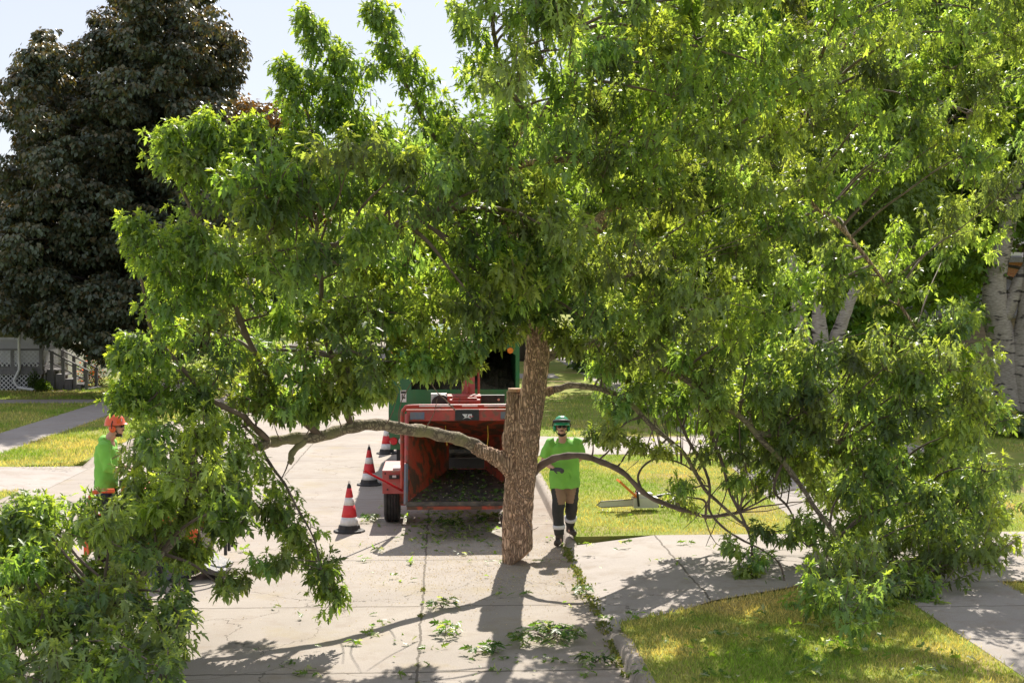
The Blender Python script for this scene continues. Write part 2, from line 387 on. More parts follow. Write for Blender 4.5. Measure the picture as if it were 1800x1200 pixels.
# driveways: sloping apron then flat slab
def dz(x): return LAWN+.006
kind(sheet('driveway', [[(KX, 14.9, .004), (KX, 20.25, .004), (3.05, 20.45, LAWN+.008), (3.05, 16.0, LAWN+.008)],
                        [(3.05, 16.0, LAWN+.008), (3.05, 20.45, LAWN+.008), (40, 20.9, LAWN+.008), (40, 17.3, LAWN+.008), (4.4, 16.9, LAWN+.008), (3.9, 16.55, LAWN+.008)]], M['drive']), 'structure')
kind(sheet('driveway', [[(LX, 25.6, .004), (LX, 30.4, .004), (-8.9, 29.3, LAWN+.008), (-8.9, 25.9, LAWN+.008)],
                        [(-8.9, 25.9, LAWN+.008), (-8.9, 29.3, LAWN+.008), (-60, 29.3, LAWN+.008), (-60, 25.9, LAWN+.008)]], M['drive']), 'structure')
kind(sheet('driveway', [[(KX, 30.6, .14), (KX, 35.2, .14), (3.2, 34.8, LAWN+.008), (3.2, 31.0, LAWN+.008)],
                        [(3.2, 31.0, LAWN+.008), (3.2, 34.8, LAWN+.008), (11, 34.8, LAWN+.008), (11, 31.0, LAWN+.008)]], M['drive']), 'structure')
# lawns: slabs with their top at LAWN
def lawn(polys): return kind(sheet('lawn', polys, M['lawn'], z=LAWN, thick=.16), 'structure')
K2 = KX+.16
lawn([[(K2, 20.42), (3.05, 20.5), (60, 20.95), (60, 700), (K2, 700)]])
lawn([[(K2, -40), (60, -40), (60, 17.25), (4.4, 16.85), (3.9, 16.5), (3.05, 15.95), (2.5, 15.45), (K2, 15.05)]])
lawn([[(LX-.16, 30.4), (LX-.16, 700), (-90, 700), (-90, 29.3), (-8.9, 29.3)]])
lawn([[(LX-.16, 25.6), (-8.9, 25.9), (-90, 25.9), (-90, -40), (LX-.16, -40)]])
def strip(name, pts, wd, z, mat):
    bm = B(); a = []
    for p in pts: a.append((bm.verts.new((p[0]-wd/2, p[1], z)), bm.verts.new((p[0]+wd/2, p[1], z))))
    for p, q in zip(a, a[1:]): bm.faces.new((p[0], p[1], q[1], q[0]))
    return kind(obj(name, bm, mat), 'structure')
strip('sidewalk', [(5.95, -40), (6.05, 17.35)], 1.5, LAWN+.004, M['walk'])
strip('sidewalk', [(6.1, 20.4), (6.7, 30.6), (6.9, 45), (7, 400)], 1.5, LAWN+.004, M['walk'])
strip('sidewalk', [(-10.5, 29.2), (-10.5, 400)], 1.5, LAWN+.004, M['walk'])
kind(sheet('path', [[(-9.7, 46.8), (LX-.2, 46.8), (LX-.2, 48.4), (-9.7, 48.4)], [(-30, 46.8), (-11.3, 46.8), (-11.3, 48.4), (-30, 48.4)]], M['walk'], z=LAWN+.004), 'structure')
kind(sheet('path', [[(K2, 60), (4.9, 60), (4.9, 63.5), (K2, 63.5)], [(6.5, 60), (22, 60), (22, 63.5), (6.5, 63.5)]], M['walk'], z=LAWN+.004), 'structure')
kind(sheet('path', [[(6.5, 50.5), (24, 52), (24, 53.8), (6.5, 52.3)]], M['walk'], z=LAWN+.004), 'structure')
# kerbs with a rounded nose, dropping at the driveways
def kerb(name, xs, side, ys, hf):
    bm = B(); prof = [(0, .002), (.02, .03), (.035, .085), (.06, .115), (.10, .128), (.17, .128), (.17, -.04)]
    rows = []
    for y in ys:
        h = hf(y); rows.append([bm.verts.new((xs+side*a, y, z*h if z > 0 else z)) for a, z in prof])
    for p, q in zip(rows, rows[1:]):
        for i in range(len(prof)-1): bm.faces.new((p[i], p[i+1], q[i+1], q[i]))
    bmesh.ops.recalc_face_normals(bm, faces=bm.faces)
    return kind(obj(name, bm, M['kerbm'], smooth=True), 'structure')
M['kerbm'] = concrete_mat('kerb_concrete', [], [(y, .01) for y in (20.2, 22.1, 24, 26, 28, 30, 14.9, 13)], c1=(.46, .41, .36), c2=(.36, .32, .28), crack=False)
kerb('kerb', KX, 1, [y for y in np.arange(-40, 15.4, .25)], lambda y: 1 if y < 14.3 else max(.04, 1-(y-14.3)/.9))
kerb('kerb', KX, 1, [y for y in np.arange(20.0, 44, .25)]+[60, 200, 600], lambda y: min(1, max(.04, (y-20.0)/.9)))
kerb('kerb', LX, -1, [y for y in np.arange(29.9, 44, .5)]+[60, 200, 600], lambda y: min(1, max(.04, (y-29.9)/.9)))
kerb('kerb', LX, -1, [y for y in np.arange(-40, 26, .5)], lambda y: 1 if y < 25 else max(.04, 1-(y-25)/.9))

# ------------------------------------------------------------------ leaf engine
def norm(a): return a/np.maximum(np.linalg.norm(a, axis=-1, keepdims=True), 1e-9)
_half = [(.07, -.03), (.25, .02), (.10, .20), (.44, .56), (.11, .42), (.17, .70)]
MAPLE = np.array([(0, .26)] + [(0, 0)] + _half + [(0, 1.05)] + [(-a, b) for a, b in _half[::-1]])
MAPLE_F = np.array([(0, i, i+1) for i in range(1, len(MAPLE)-1)] + [(0, len(MAPLE)-1, 1)])
TRI5 = np.array([(0, .25), (0, 0), (.42, .35), (.16, .5), (0, 1), (-.16, .5), (-.42, .35)])
TRI5_F = np.array([(0, 1, 2), (0, 2, 3), (0, 3, 4), (0, 4, 5), (0, 5, 6), (0, 6, 1)])
KITE = np.array([(0, 0), (.32, .45), (0, 1), (-.32, .45)]); KITE_F = np.array([(0, 1, 2), (0, 2, 3)])
BLADE = np.array([(-.5, 0), (.5, 0), (0, 1)]); BLADE_F = np.array([(0, 1, 2)])
def leafmesh(name, P, T, N, SZ, C, tpl, tf, fold=.28, curl=.22, width=None):
    n = len(P); T = norm(T); N = norm(N - T*np.sum(N*T, 1, keepdims=True)); X = np.cross(T, N)
    W = SZ if width is None else width
    z = fold*np.abs(tpl[:, 0]) - curl*tpl[:, 1]**2
    V = (P[:, None] + X[:, None]*(tpl[None, :, 0, None]*W[:, None, None]) + T[:, None]*(tpl[None, :, 1, None]*SZ[:, None, None]) + N[:, None]*(z[None, :, None]*SZ[:, None, None]))
    V = V.reshape(-1, 3); k = len(tpl)
    F = (tf[None] + (np.arange(n)*k)[:, None, None]).reshape(-1)
    me = bpy.data.meshes.new(name)
    me.vertices.add(len(V)); me.vertices.foreach_set('co', V.astype(np.float32).ravel())
    me.loops.add(len(F)); me.loops.foreach_set('vertex_index', F.astype(np.int32))
    nf = len(F)//3; me.polygons.add(nf)
    me.polygons.foreach_set('loop_start', np.arange(0, nf*3, 3, dtype=np.int32)); me.polygons.foreach_set('loop_total', np.full(nf, 3, np.int32))
    me.polygons.foreach_set('use_smooth', np.ones(nf, bool))
    a = me.color_attributes.new('Col', 'FLOAT_COLOR', 'POINT')
    CC = np.concatenate([np.repeat(C, k, 0), np.ones((n*k, 1))], 1).astype(np.float32)
    a.data.foreach_set('color', CC.ravel())
    me.update(calc_edges=True)
    return me
def tubes_np(name, paths, radii, seg=4):
    """paths (n,k,3), radii (n,k) -> one mesh of thin twigs"""
    n, k, _ = paths.shape
    t = norm(np.gradient(paths, axis=1)); ref = np.where(np.abs(t[..., 2:3]) < .8, np.array([0, 0, 1.]), np.array([1., 0, 0]))
    x = norm(np.cross(t, ref)); y = np.cross(t, x)
    an = np.arange(seg)*2*np.pi/seg
    V = paths[:, :, None] + (x[:, :, None]*np.cos(an)[None, None, :, None] + y[:, :, None]*np.sin(an)[None, None, :, None])*radii[:, :, None, None]
    V = V.reshape(-1, 3)
    i, j, s = np.meshgrid(np.arange(n), np.arange(k-1), np.arange(seg), indexing='ij'); s2 = (s+1) % seg
    b = i*k*seg
    F = np.stack([b+j*seg+s, b+j*seg+s2, b+(j+1)*seg+s2, b+(j+1)*seg+s], -1).reshape(-1)
    me = bpy.data.meshes.new(name)
    me.vertices.add(len(V)); me.vertices.foreach_set('co', V.astype(np.float32).ravel())
    me.loops.add(len(F)); me.loops.foreach_set('vertex_index', F.astype(np.int32))
    nf = len(F)//4; me.polygons.add(nf)
    me.polygons.foreach_set('loop_start', np.arange(0, nf*4, 4, dtype=np.int32)); me.polygons.foreach_set('loop_total', np.full(nf, 4, np.int32))
    me.polygons.foreach_set('use_smooth', np.ones(nf, bool)); me.update(calc_edges=True)
    return me
def in_poly(u, v, poly):
    poly = np.array(poly, float); x0, y0 = poly[:, 0], poly[:, 1]; x1, y1 = np.roll(x0, -1), np.roll(y0, -1)
    c = np.zeros(len(u), bool)
    for a, b, c1, d in zip(x0, y0, x1, y1):
        if b == d: continue
        cond = ((b > v) != (d > v)) & (u < (c1-a)*(v-b)/(d-b)+a); c ^= cond
    return c
def spread(poly, n, tries=14):
    """n well spaced random points of a polygon"""
    p = np.array(poly, float); lo, hi = p.min(0), p.max(0); out = []
    cand = RNG.uniform(lo, hi, (n*tries*3, 2)); cand = cand[in_poly(cand[:, 0], cand[:, 1], poly)]
    i = 0
    while len(out) < n and i+tries < len(cand):
        c = cand[i:i+6]; i += 6
        if out:
            d = np.min(np.linalg.norm(c[:, None]-np.array(out)[None], axis=2), 1); out.append(c[np.argmax(d)])
        else: out.append(c[0])
    return np.array(out)
def sprays(p0, d0, L, green, J=9, droop=.45, size=.105, young_lit=.62, zmin=.03):
    """leafy shoots: opposite pairs of hanging maple leaves along a bending twig"""
    K = len(p0); d0 = norm(d0)
    t = np.linspace(.12, 1, J)[None, :, None]
    dn = np.array([0, 0, -1.])
    pos = p0[:, None] + d0[:, None]*(L[:, None, None]*t) + dn*(droop*L[:, None, None]*t**2)
    tan = norm(d0[:, None] + dn*(2*droop*t)); tan = np.broadcast_to(tan, pos.shape)
    ref = norm(np.cross(tan, np.array([0, 0, 1.])+.2*RNG.normal(size=tan.shape))); ref2 = np.cross(tan, ref)
    Ps, Ts, Ns, Ss, Cs = [], [], [], [], []
    for s in (1, -1, 2, -2):
        sd = (np.sign(s)*ref if abs(s) == 1 else np.sign(s)*ref2)
        keep = (RNG.random(pos.shape[:2]) < (.92 if abs(s) == 1 else .55))
        side = sd + .35*RNG.normal(size=sd.shape)
        side[..., 2] *= .5; side = norm(side)
        pet = RNG.uniform(.03, .09, pos.shape[:2])[..., None]
        P = pos + side*pet + dn*pet*.35
        T = .60*side + .12*tan + dn*(RNG.uniform(.35, 1.3, pos.shape[:2])*(1.15-.5*t[..., 0]))[..., None] + .24*RNG.normal(size=pos.shape)
        N = .75*side + np.array([0, 0, .7]) + .32*RNG.normal(size=pos.shape)
        sz = size*RNG.uniform(.72, 1.25, pos.shape[:2])*(1-.38*t[..., 0]**2.5)
        tt = np.broadcast_to(t[..., 0], pos.shape[:2])
        yf = np.clip((tt-.72)/.28, 0, 1)*young_lit*RNG.random(pos.shape[:2])*np.broadcast_to(RNG.random((K, 1))**1.2*1.9, pos.shape[:2])
        g = green[:, None, :]*RNG.uniform(.5, 1.4, (*pos.shape[:2], 1))
        C = g*(1-yf[..., None]) + np.array([.27, .38, .075])*yf[..., None]
        for lst, a in ((Ps, P), (Ts, T), (Ns, N)): lst.append(a[keep])
        Ss.append(sz[keep]); Cs.append(C[keep])
    # a terminal tuft
    for q in range(4):
        a = RNG.normal(size=(K, 3))*.5
        Ps.append(pos[:, -1]); Ts.append(tan[:, -1]+a+dn*.25); Ns.append(np.array([0, 0, 1.])+.5*RNG.normal(size=(K, 3))); Ss.append(size*RNG.uniform(.5, .9, K))
        yf = (young_lit*RNG.random(K)*1.1).clip(0, 1)[:, None]; Cs.append(green*(1-yf)+np.array([.32, .40, .085])*yf)
    P, T, N, Z, C = np.concatenate(Ps), np.concatenate(Ts), np.concatenate(Ns), np.concatenate(Ss), np.concatenate(Cs)
    P[:, 2] = np.maximum(P[:, 2], zmin+RNG.uniform(0, .08, len(P))+np.where(T[:, 2] < 0, .4*Z, 0)*(P[:, 2] < .3))
    low = P[:, 2] < .22; T[low, 2] *= .15
    tw = np.concatenate([p0[:, None], pos[:, ::3]], 1)
    return (P, T, N, Z, C), tw

# ------------------------------------------------------------------ the lifted maple
root = thing('maple_tree', 'big green maple with cut wedge-shaped butt, lifted off its stump and leaning over the street', 'tree', (0.96, 19.1, 0))
def bez(pts): return catmull([at(*p) for p in pts], 6)
SK = []          # skeleton points with radius, for attaching clumps
def limb(name, pts, r0, r1, mat, seg=14, wob=.25, world=None):
    c = world or bez(pts); n = len(c)
    rad = [r0+(r1-r0)*(i/(n-1))**.8 for i in range(n)]
    rad = [r*(1+.10*math.sin(i*1.7+len(SK))) for i, r in enumerate(rad)]
    for i in range(1, n-1):
        c[i] = c[i] + noise.noise_vector(c[i]*1.8)*wob*.25
    bm = B(); tube(bm, c, rad, seg)
    for v in bm.verts:                          # ribs and knots
        v.co += noise.noise_vector(v.co*9)*.012*min(1, r0/.08)
    for p, r in zip(c, rad): SK.append((p, r))
    return obj(name, bm, mat, root, smooth=True)
# trunk with the sawn stub and the collar of the left limb melted in
bm = B()
stem = [at(911, 1000, 19.15), at(909, 930, 18.95), at(912, 870, 18.7), at(918, 810, 18.35), at(928, 750, 18.0), at(937, 690, 17.75), at(944, 630, 17.45), at(945, 560, 17.1), at(930, 490, 16.85), at(898, 425, 16.6), at(877, 375, 16.4), at(882, 335, 16.2), at(908, 285, 16.0)]
tube(bm, catmull(stem, 4), interp([.205, .195, .188, .195, .155, .15, .14, .13, .125, .12, .115, .10, .075], 49), 28)
tube(bm, catmull([at(907, 830, 18.4), at(900, 780, 18.2), at(903, 730, 18.0), at(905, 688, 17.9)], 4), interp([.13, .12, .10, .092], 13), 20)
tube(bm, catmull([at(915, 850, 18.5), at(895, 818, 18.3), at(865, 800, 18.15), at(835, 788, 18.0)], 4), interp([.12, .125, .09, .072], 13), 20)
tube(bm, catmull([at(928, 760, 18.05), at(945, 700, 17.9), at(975, 684, 17.9)], 4), interp([.08, .07, .045], 9), 12)
tube(bm, catmull([at(880, 385, 16.45), at(858, 380, 16.3), at(835, 384, 16.1)], 4), interp([.09, .07, .055], 9), 12)
def ridge(me):
    k = len(me.vertices); co = np.empty(k*3, np.float32); me.vertices.foreach_get('co', co); co = co.reshape(-1, 3)
    no = np.empty(k*3, np.float32); me.vertices.foreach_get('normal', no); no = no.reshape(-1, 3)
    for i in range(k):
        p = co[i]
        a = noise.noise(Vector((p[0]*19, p[1]*19, p[2]*2.4)))
        b = noise.noise(Vector((p[0]*34, p[1]*34, p[2]*7)))
        h = (1-abs(a)*3.4)*.018 + b*.012
        co[i] = p + no[i]*(h-.004)
    me.vertices.foreach_set('co', co.ravel()); me.update()
    b2 = bmesh.new(); b2.from_mesh(me)
    for pco, pno in ((at(893, 1000, 19.1), Vector((.62, -.25, -.75))), (at(925, 992, 19.15), Vector((.35, .5, -1)))):
        g = bmesh.ops.bisect_plane(b2, geom=b2.verts[:]+b2.edges[:]+b2.faces[:], plane_co=pco, plane_no=pno, clear_outer=True)
        es = [e for e in g['geom_cut'] if isinstance(e, bmesh.types.BMEdge)]
        f = bmesh.ops.holes_fill(b2, edges=es, sides=0)
        for q in f['faces']: q.material_index = 1; q.smooth = False
    b2.to_mesh(me); b2.free()
trunk = blob('trunk', bm, .013, [M['bark'], M['cutwood']], root, smooth=3, post=ridge)
bm = B(); c = at(905, 684, 17.9); cyl(bm, c-Vector((0, 0, .03)), c+Vector((0, 0, .012)), .086, seg=20); obj('stub_cut', bm, M['cutwood'], root)
for p in catmull(stem, 3): SK.append((p, .1))
limb('branch', [(850, 792, 18.1), (800, 773, 17.9), (740, 757, 17.5), (680, 748, 17.1), (620, 750, 16.8), (560, 764, 16.5), (500, 776, 16.3), (455, 776, 16.2)], .082, .062, M['limb'], 18)
limb('branch', [(470, 778, 16.2), (430, 800, 15.8), (395, 860, 15.2), (330, 930, 14.6), (240, 1020, 14.0), (120, 1110, 13.4), (20, 1180, 13.0)], .06, .02, M['limb'])
limb('branch', [(560, 764, 16.5), (500, 700, 16.0), (440, 600, 15.6), (380, 480, 15.2), (320, 340, 15.0), (300, 270, 14.9)], .05, .012, M['twig'])
limb('branch', [(540, 766, 16.4), (510, 800, 16.3), (508, 815, 16.25)], .045, .035, M['limb'])
limb('branch', [(620, 750, 16.8), (600, 690, 16.6), (570, 560, 16.2), (560, 420, 15.8), (560, 280, 15.5), (530, 170, 15.3)], .045, .012, M['twig'])
limb('branch', [(470, 776, 16.2), (440, 740, 15.6), (360, 690, 15.0), (280, 600, 14.6), (250, 500, 14.4), (225, 400, 14.3)], .04, .01, M['twig'])
limb('branch', [(455, 780, 16.0), (500, 850, 15.2), (545, 930, 14.8), (580, 1030, 14.4)], .02, .006, M['twig'])
limb('branch', [(877, 380, 16.4), (800, 370, 16.0), (700, 400, 15.4), (600, 430, 14.9), (480, 440, 14.6)], .06, .014, M['twig'])
limb('branch', [(885, 330, 16.2), (820, 270, 16.0), (760, 230, 15.6), (700, 130, 15.4), (665, 40, 15.3)], .05, .012, M['twig'])
limb('branch', [(908, 285, 16.0), (935, 215, 15.8), (900, 160, 15.6), (870, 60, 15.4), (860, -60, 15.4)], .055, .014, M['twig'])
limb('branch', [(908, 285, 16.0), (960, 210, 15.9), (1010, 80, 15.8), (1040, -60, 15.8), (1060, -180, 15.9)], .06, .02, M['twig'])
limb('branch', [(935, 510, 16.9), (990, 440, 17.0), (1080, 370, 17.3), (1170, 325, 17.8), (1250, 312, 18.2), (1310, 300, 18.5), (1345, 275, 18.7)], .10, .075, M['bark'])
limb('branch', [(1340, 278, 18.7), (1400, 220, 18.9), (1435, 165, 19.0), (1470, 90, 19.1), (1540, 35, 19.2), (1610, 12, 19.3)], .07, .03, M['bark'])
limb('branch', [(1435, 170, 19.0), (1490, 150, 19.2), (1510, 130, 19.3), (1600, 150, 19.6), (1700, 200, 20)], .04, .012, M['twig'])
limb('branch', [(1450, 110, 19.0), (1425, 70, 19.0), (1415, 0, 19.0), (1400, -120, 19.0)], .03, .012, M['twig'])
limb('branch', [(1310, 305, 18.5), (1380, 330, 18.5), (1440, 370, 18.5), (1520, 450, 18.6), (1600, 560, 18.9), (1680, 700, 19.0)], .05, .014, M['bark'])
limb('branch', [(905, 295, 16.0), (1010, 285, 16.2), (1050, 295, 16.3), (1070, 340, 16.5), (1110, 420, 16.7), (1150, 520, 16.8)], .04, .014, M['bark'])
limb('branch', [(975, 684, 17.9), (1010, 676, 17.8), (1075, 690, 17.8), (1140, 740, 17.9), (1205, 800, 18.2), (1250, 870, 18.6), (1330, 935, 18.8)], .045, .02, M['limb'])
limb('branch', [(945, 640, 17.5), (1000, 612, 17.4), (1070, 603, 17.4), (1165, 640, 17.5), (1230, 680, 17.6), (1330, 760, 17.8), (1420, 870, 18.0), (1500, 980, 17.2), (1560, 1060, 16.4)], .07, .02, M['limb'])
limb('branch', [(1330, 760, 17.8), (1450, 770, 18.2), (1580, 830, 18.6), (1690, 930, 18.4), (1750, 1000, 17.9)], .04, .014, M['limb'])
limb('branch', [(930, 838, 18.6), (960, 815, 18.4), (990, 806, 18.3), (1040, 806, 18.2), (1090, 830, 18.3), (1150, 875, 18.6), (1200, 893, 18.9), (1240, 912, 19.2), (1300, 900, 19.5)], .055, .024, M['twig'])
limb('branch', [(1240, 690, 17.7), (1255, 780, 18.0), (1300, 900, 18.0), (1320, 960, 17.8), (1330, 1020, 17.4), (1370, 1060, 16.9)], .026, .012, M['twig'])
limb('branch', [(1200, 750, 18.0), (1245, 840, 18.2), (1250, 900, 18.4), (1310, 950, 18.2), (1370, 990, 17.4), (1390, 1070, 16.7)], .022, .01, M['twig'])
limb('branch', [(1380, 800, 18.0), (1360, 860, 18.1), (1390, 900, 18.2), (1420, 960, 18.0)], .022, .01, M['twig'])
limb('branch', [(1130, 860, 18.5), (1125, 830, 18.6), (1150, 808, 18.7), (1200, 815, 18.8), (1240, 850, 18.9)], .018, .009, M['twig'])
limb('branch', [(1240, 912, 19.2), (1235, 880, 19.0), (1210, 870, 18.9), (1170, 860, 18.8)], .02, .008, M['twig'])
# thin bare shoots off the lower limbs
paths, rads = [], []
def shoot(a, b, r=.008, sag=.06, n=7):
    a, b = Vector(a), Vector(b); m = noise.noise_vector(a*3.1+b)*(b-a).length*.18
    P = [a.lerp(b, t) + m*math.sin(math.pi*t) - Vector((0, 0, sag*math.sin(math.pi*t))) + noise.noise_vector((a+b)*5+Vector((t*4, 0, 0)))*.02 for t in np.linspace(0, 1, n)]
    paths.append([tuple(p) for p in P]); rads.append(list(np.linspace(r, r*.4, n)))
for a, b in (((1205, 800, 18.2), (1130, 700, 18)), ((1205, 800, 18.2), (1290, 760, 18)), ((1250, 870, 18.6), (1340, 800, 18.4)), ((1150, 745, 17.9), (1100, 830, 18.1)), ((1230, 690, 17.6), (1210, 800, 17.9)), ((1300, 740, 17.8), (1330, 870, 18)), ((1330, 770, 17.8), (1300, 690, 17.6)), ((1255, 790, 18), (1180, 760, 18.2)), ((1300, 900, 18), (1370, 850, 18)), ((1280, 850, 18), (1240, 960, 18)), ((1330, 935, 18.8), (1450, 905, 18.6)), ((1300, 900, 18), (1420, 880, 18.2)), ((1320, 960, 17.8), (1280, 1010, 17.6)), ((1250, 870, 18.4), (1200, 930, 18.6)), ((1390, 960, 18.2), (1260, 900, 18.4)), ((1240, 912, 19.2), (1270, 960, 19)),
             ((540, 766, 16.4), (560, 720, 16)), ((500, 776, 16.3), (480, 720, 16)), ((600, 752, 16.7), (590, 700, 16.4)), ((470, 780, 16.1), (400, 720, 15.7)), ((460, 782, 16.1), (380, 840, 15.4)), ((400, 850, 15.3), (330, 840, 15)), ((420, 820, 15.6), (410, 900, 15.3)), ((430, 800, 15.8), (440, 700, 15.4)), ((508, 812, 16.2), (470, 850, 16)), ((390, 860, 15.1), (430, 950, 15)), ((410, 830, 15.4), (370, 760, 15.2)), ((740, 757, 17.5), (770, 700, 17.2)), ((700, 750, 17.2), (740, 640, 16.6)), ((800, 720, 17.2), (745, 650, 16.6)), ((675, 748, 17.1), (700, 690, 16.6)), ((905, 860, 18.3), (940, 870, 18.4)), ((920, 905, 18.6), (945, 925, 18.3)), ((1600, 1040, 16), (1680, 1000, 16))):
    shoot(at(*a), at(*b), r=.009)
# leaf clumps
A_ = [(325, 275), (360, 255), (420, 290), (460, 290), (520, 335), (575, 305), (620, 285), (690, 275), (735, 280), (790, 310), (845, 260), (885, 160), (860, 70), (840, -60), (1000, -110), (1300, -120), (1830, -90), (1850, 270), (1760, 390), (1720, 460), (1640, 480), (1560, 520), (1500, 560), (1400, 540), (1330, 590), (1200, 610), (1120, 620), (1095, 700), (1065, 710), (1050, 640), (1010, 570), (950, 565), (900, 555), (880, 530), (845, 560), (830, 600), (770, 620), (715, 590), (690, 640), (650, 660), (600, 660), (540, 700), (470, 705), (400, 720), (330, 720), (300, 665), (290, 640), (290, 600), (330, 565), (360, 540), (350, 480), (370, 430), (385, 400), (350, 330)]
B_ = [(1330, 600), (1500, 630), (1600, 590), (1700, 560), (1690, 640), (1720, 760), (1760, 880), (1745, 990), (1640, 1010), (1580, 1060), (1480, 1080), (1420, 1060), (1440, 1000), (1420, 930), (1420, 850), (1330, 780), (1240, 740), (1180, 650)]
C_ = [(320, 700), (400, 740), (430, 800), (415, 900), (385, 960), (355, 1010), (320, 1110), (270, 1210), (-60, 1210), (-60, 990), (30, 960), (100, 970), (160, 920), (240, 900), (275, 850), (280, 780)]
cl_p, cl_r, cl_n = [], [], []
def add_cl(uv, Y, r, nn):
    for (u, v), y in zip(uv, Y):
        p = at(u, v, y)
        if p.z < r*.35: p = at(u, v, min(y, (CAMH-r*.35)/max((v-520)/FPX, 1e-3)))
        cl_p.append(tuple(p)); cl_r.append(r*random.uniform(.8, 1.25)); cl_n.append(nn)
def axisY(v): return np.interp(v, [-250, 0, 300, 600, 990], [14.6, 15.2, 16.1, 17.2, 19.0])
uv = spread(A_, 270)
side = np.clip((uv[:, 0]-950)/850, -1, 1)
uv = uv[~((uv[:, 0] > 1150) & (uv[:, 1] < 470) & (RNG.random(len(uv)) < .12))]; side = np.clip((uv[:, 0]-950)/850, -1, 1)
Y = axisY(uv[:, 1]) + np.where(side > 0, np.where(uv[:, 1] < 520, 4.2, 2.2)*side, 1.0*side) + RNG.uniform(-2.0, .8, len(uv))
add_cl(uv, Y, .37, 9)
uv = np.concatenate([spread(B_, 100), spread([(1090, 590), (1250, 640), (1340, 700), (1400, 800), (1330, 860), (1240, 780), (1130, 700)], 28)]); gy = (CAMH-.25)*FPX/np.maximum(uv[:, 1]-520, 60)
add_cl(uv, np.minimum(18.8+RNG.uniform(-1.5, 1.3, len(uv)), gy*RNG.uniform(.90, 1.0, len(uv))), .35, 8)
uv = spread(C_, 50); gy = (CAMH-.3)*FPX/np.maximum(uv[:, 1]-520, 60)
add_cl(uv, np.minimum(14.4+RNG.uniform(-1.3, 1.2, len(uv)), gy*RNG.uniform(.86, .98, len(uv))), .28, 9)
for line, Y, r, nn in (([(335, 300)], 14.9, .12, 3), ([(385, 262)], 14.9, .12, 3),
                       ([(310, 545)], 14.3, .07, 3), ([(325, 425), (365, 440), (405, 455)], 14.6, .16, 4), ([(240, 610)], 14.4, .10, 3), ([(225, 700), (250, 720)], 14.4, .10, 2),
                       ([(1048, 772), (1085, 780), (1120, 785)], 18.0, .11, 4), ([(1180, 880), (1210, 900)], 18.9, .16, 3), ([(1290, 960), (1320, 990), (1340, 930), (1380, 940)], 17.6, .17, 4), ([(1300, 1010)], 17.3, .14, 4), ([(1440, 1060), (1500, 1075), (1560, 1075), (1410, 1085), (1470, 1100), (1540, 1100)], 15.9, .2, 6),
                       ([(40, 905), (75, 920), (20, 960), (50, 970)], 14.0, .16, 5), ([(150, 890), (185, 905), (140, 930)], 14.5, .12, 3), ([(1060, 650), (1085, 720), (1075, 770), (1120, 690)], 17.6, .16, 5), ([(1140, 600), (1200, 640), (1240, 700)], 17.4, .25, 6),
                       ([(1700, 640), (1740, 720), (1600, 640)], 18.5, .22, 6), ([(1630, 590), (1690, 560)], 18.2, .2, 5),
                       ([(690, 655), (660, 690), (640, 650), (705, 600)], 16.3, .16, 5), ([(750, 640), (790, 650), (825, 640), (770, 610)], 16.2, .16, 6), ([(870, 600), (900, 590), (850, 570)], 16.2, .14, 5), ([(735, 640), (770, 650), (810, 640), (835, 600)], 16.0, .2, 7), ([(480, 705), (520, 722), (450, 712), (600, 705), (630, 705), (672, 690), (570, 725)], 15.9, .2, 7), ([(212, 885), (240, 870), (255, 925), (215, 950), (190, 940)], 14.6, .15, 5), ([(255, 800), (290, 850), (335, 800), (350, 890), (300, 940), (395, 940), (265, 895), (415, 870), (230, 940), (340, 980), (380, 820)], 15.2, .2, 7), ([(1500, 640), (1600, 680), (1680, 760), (1720, 860), (1560, 760), (1620, 880), (1400, 700), (1480, 860)], 17.6, .24, 8), ([(610, 690), (655, 690), (560, 700), (510, 720), (640, 650)], 16.2, .2, 7), ([(850, 420), (890, 460), (930, 500), (970, 470), (1010, 430), (840, 480), (900, 520), (860, 330), (930, 400)], 15.4, .26, 8), ([(1060, 340), (1110, 350), (1150, 320), (1180, 370), (1090, 400), (1130, 290)], 16.0, .24, 8), ([(1130, 720), (1185, 715), (1235, 800), (1155, 800), (1285, 850), (1200, 860), (1300, 800)], 17.9, .15, 4), ([(1190, 300), (1240, 280), (1290, 330), (1340, 260), (1230, 350)], 17.3, .26, 8), ([(1010, 620), (1060, 600), (1130, 650), (1180, 640), (1240, 660), (1100, 590)], 17.6, .3, 8), ([(700, 555), (870, 545), (905, 550)], 16.2, .2, 7), ([(975, 590), (1000, 610), (960, 560)], 16.4, .15, 5),
                       ([(500, 905), (540, 960), (470, 890), (520, 930)], 14.9, .13, 4), ([(490, 990), (575, 1000), (585, 1050), (560, 1010)], 14.5, .10, 3), ([(470, 1000), (430, 1010), (400, 1040)], 14.4, .15, 4)):
    for p in line: add_cl([p], [Y+random.uniform(-.2, .2)], r, nn)
cl_p = np.array(cl_p); cl_r = np.array(cl_r); cl_n = np.array(cl_n)
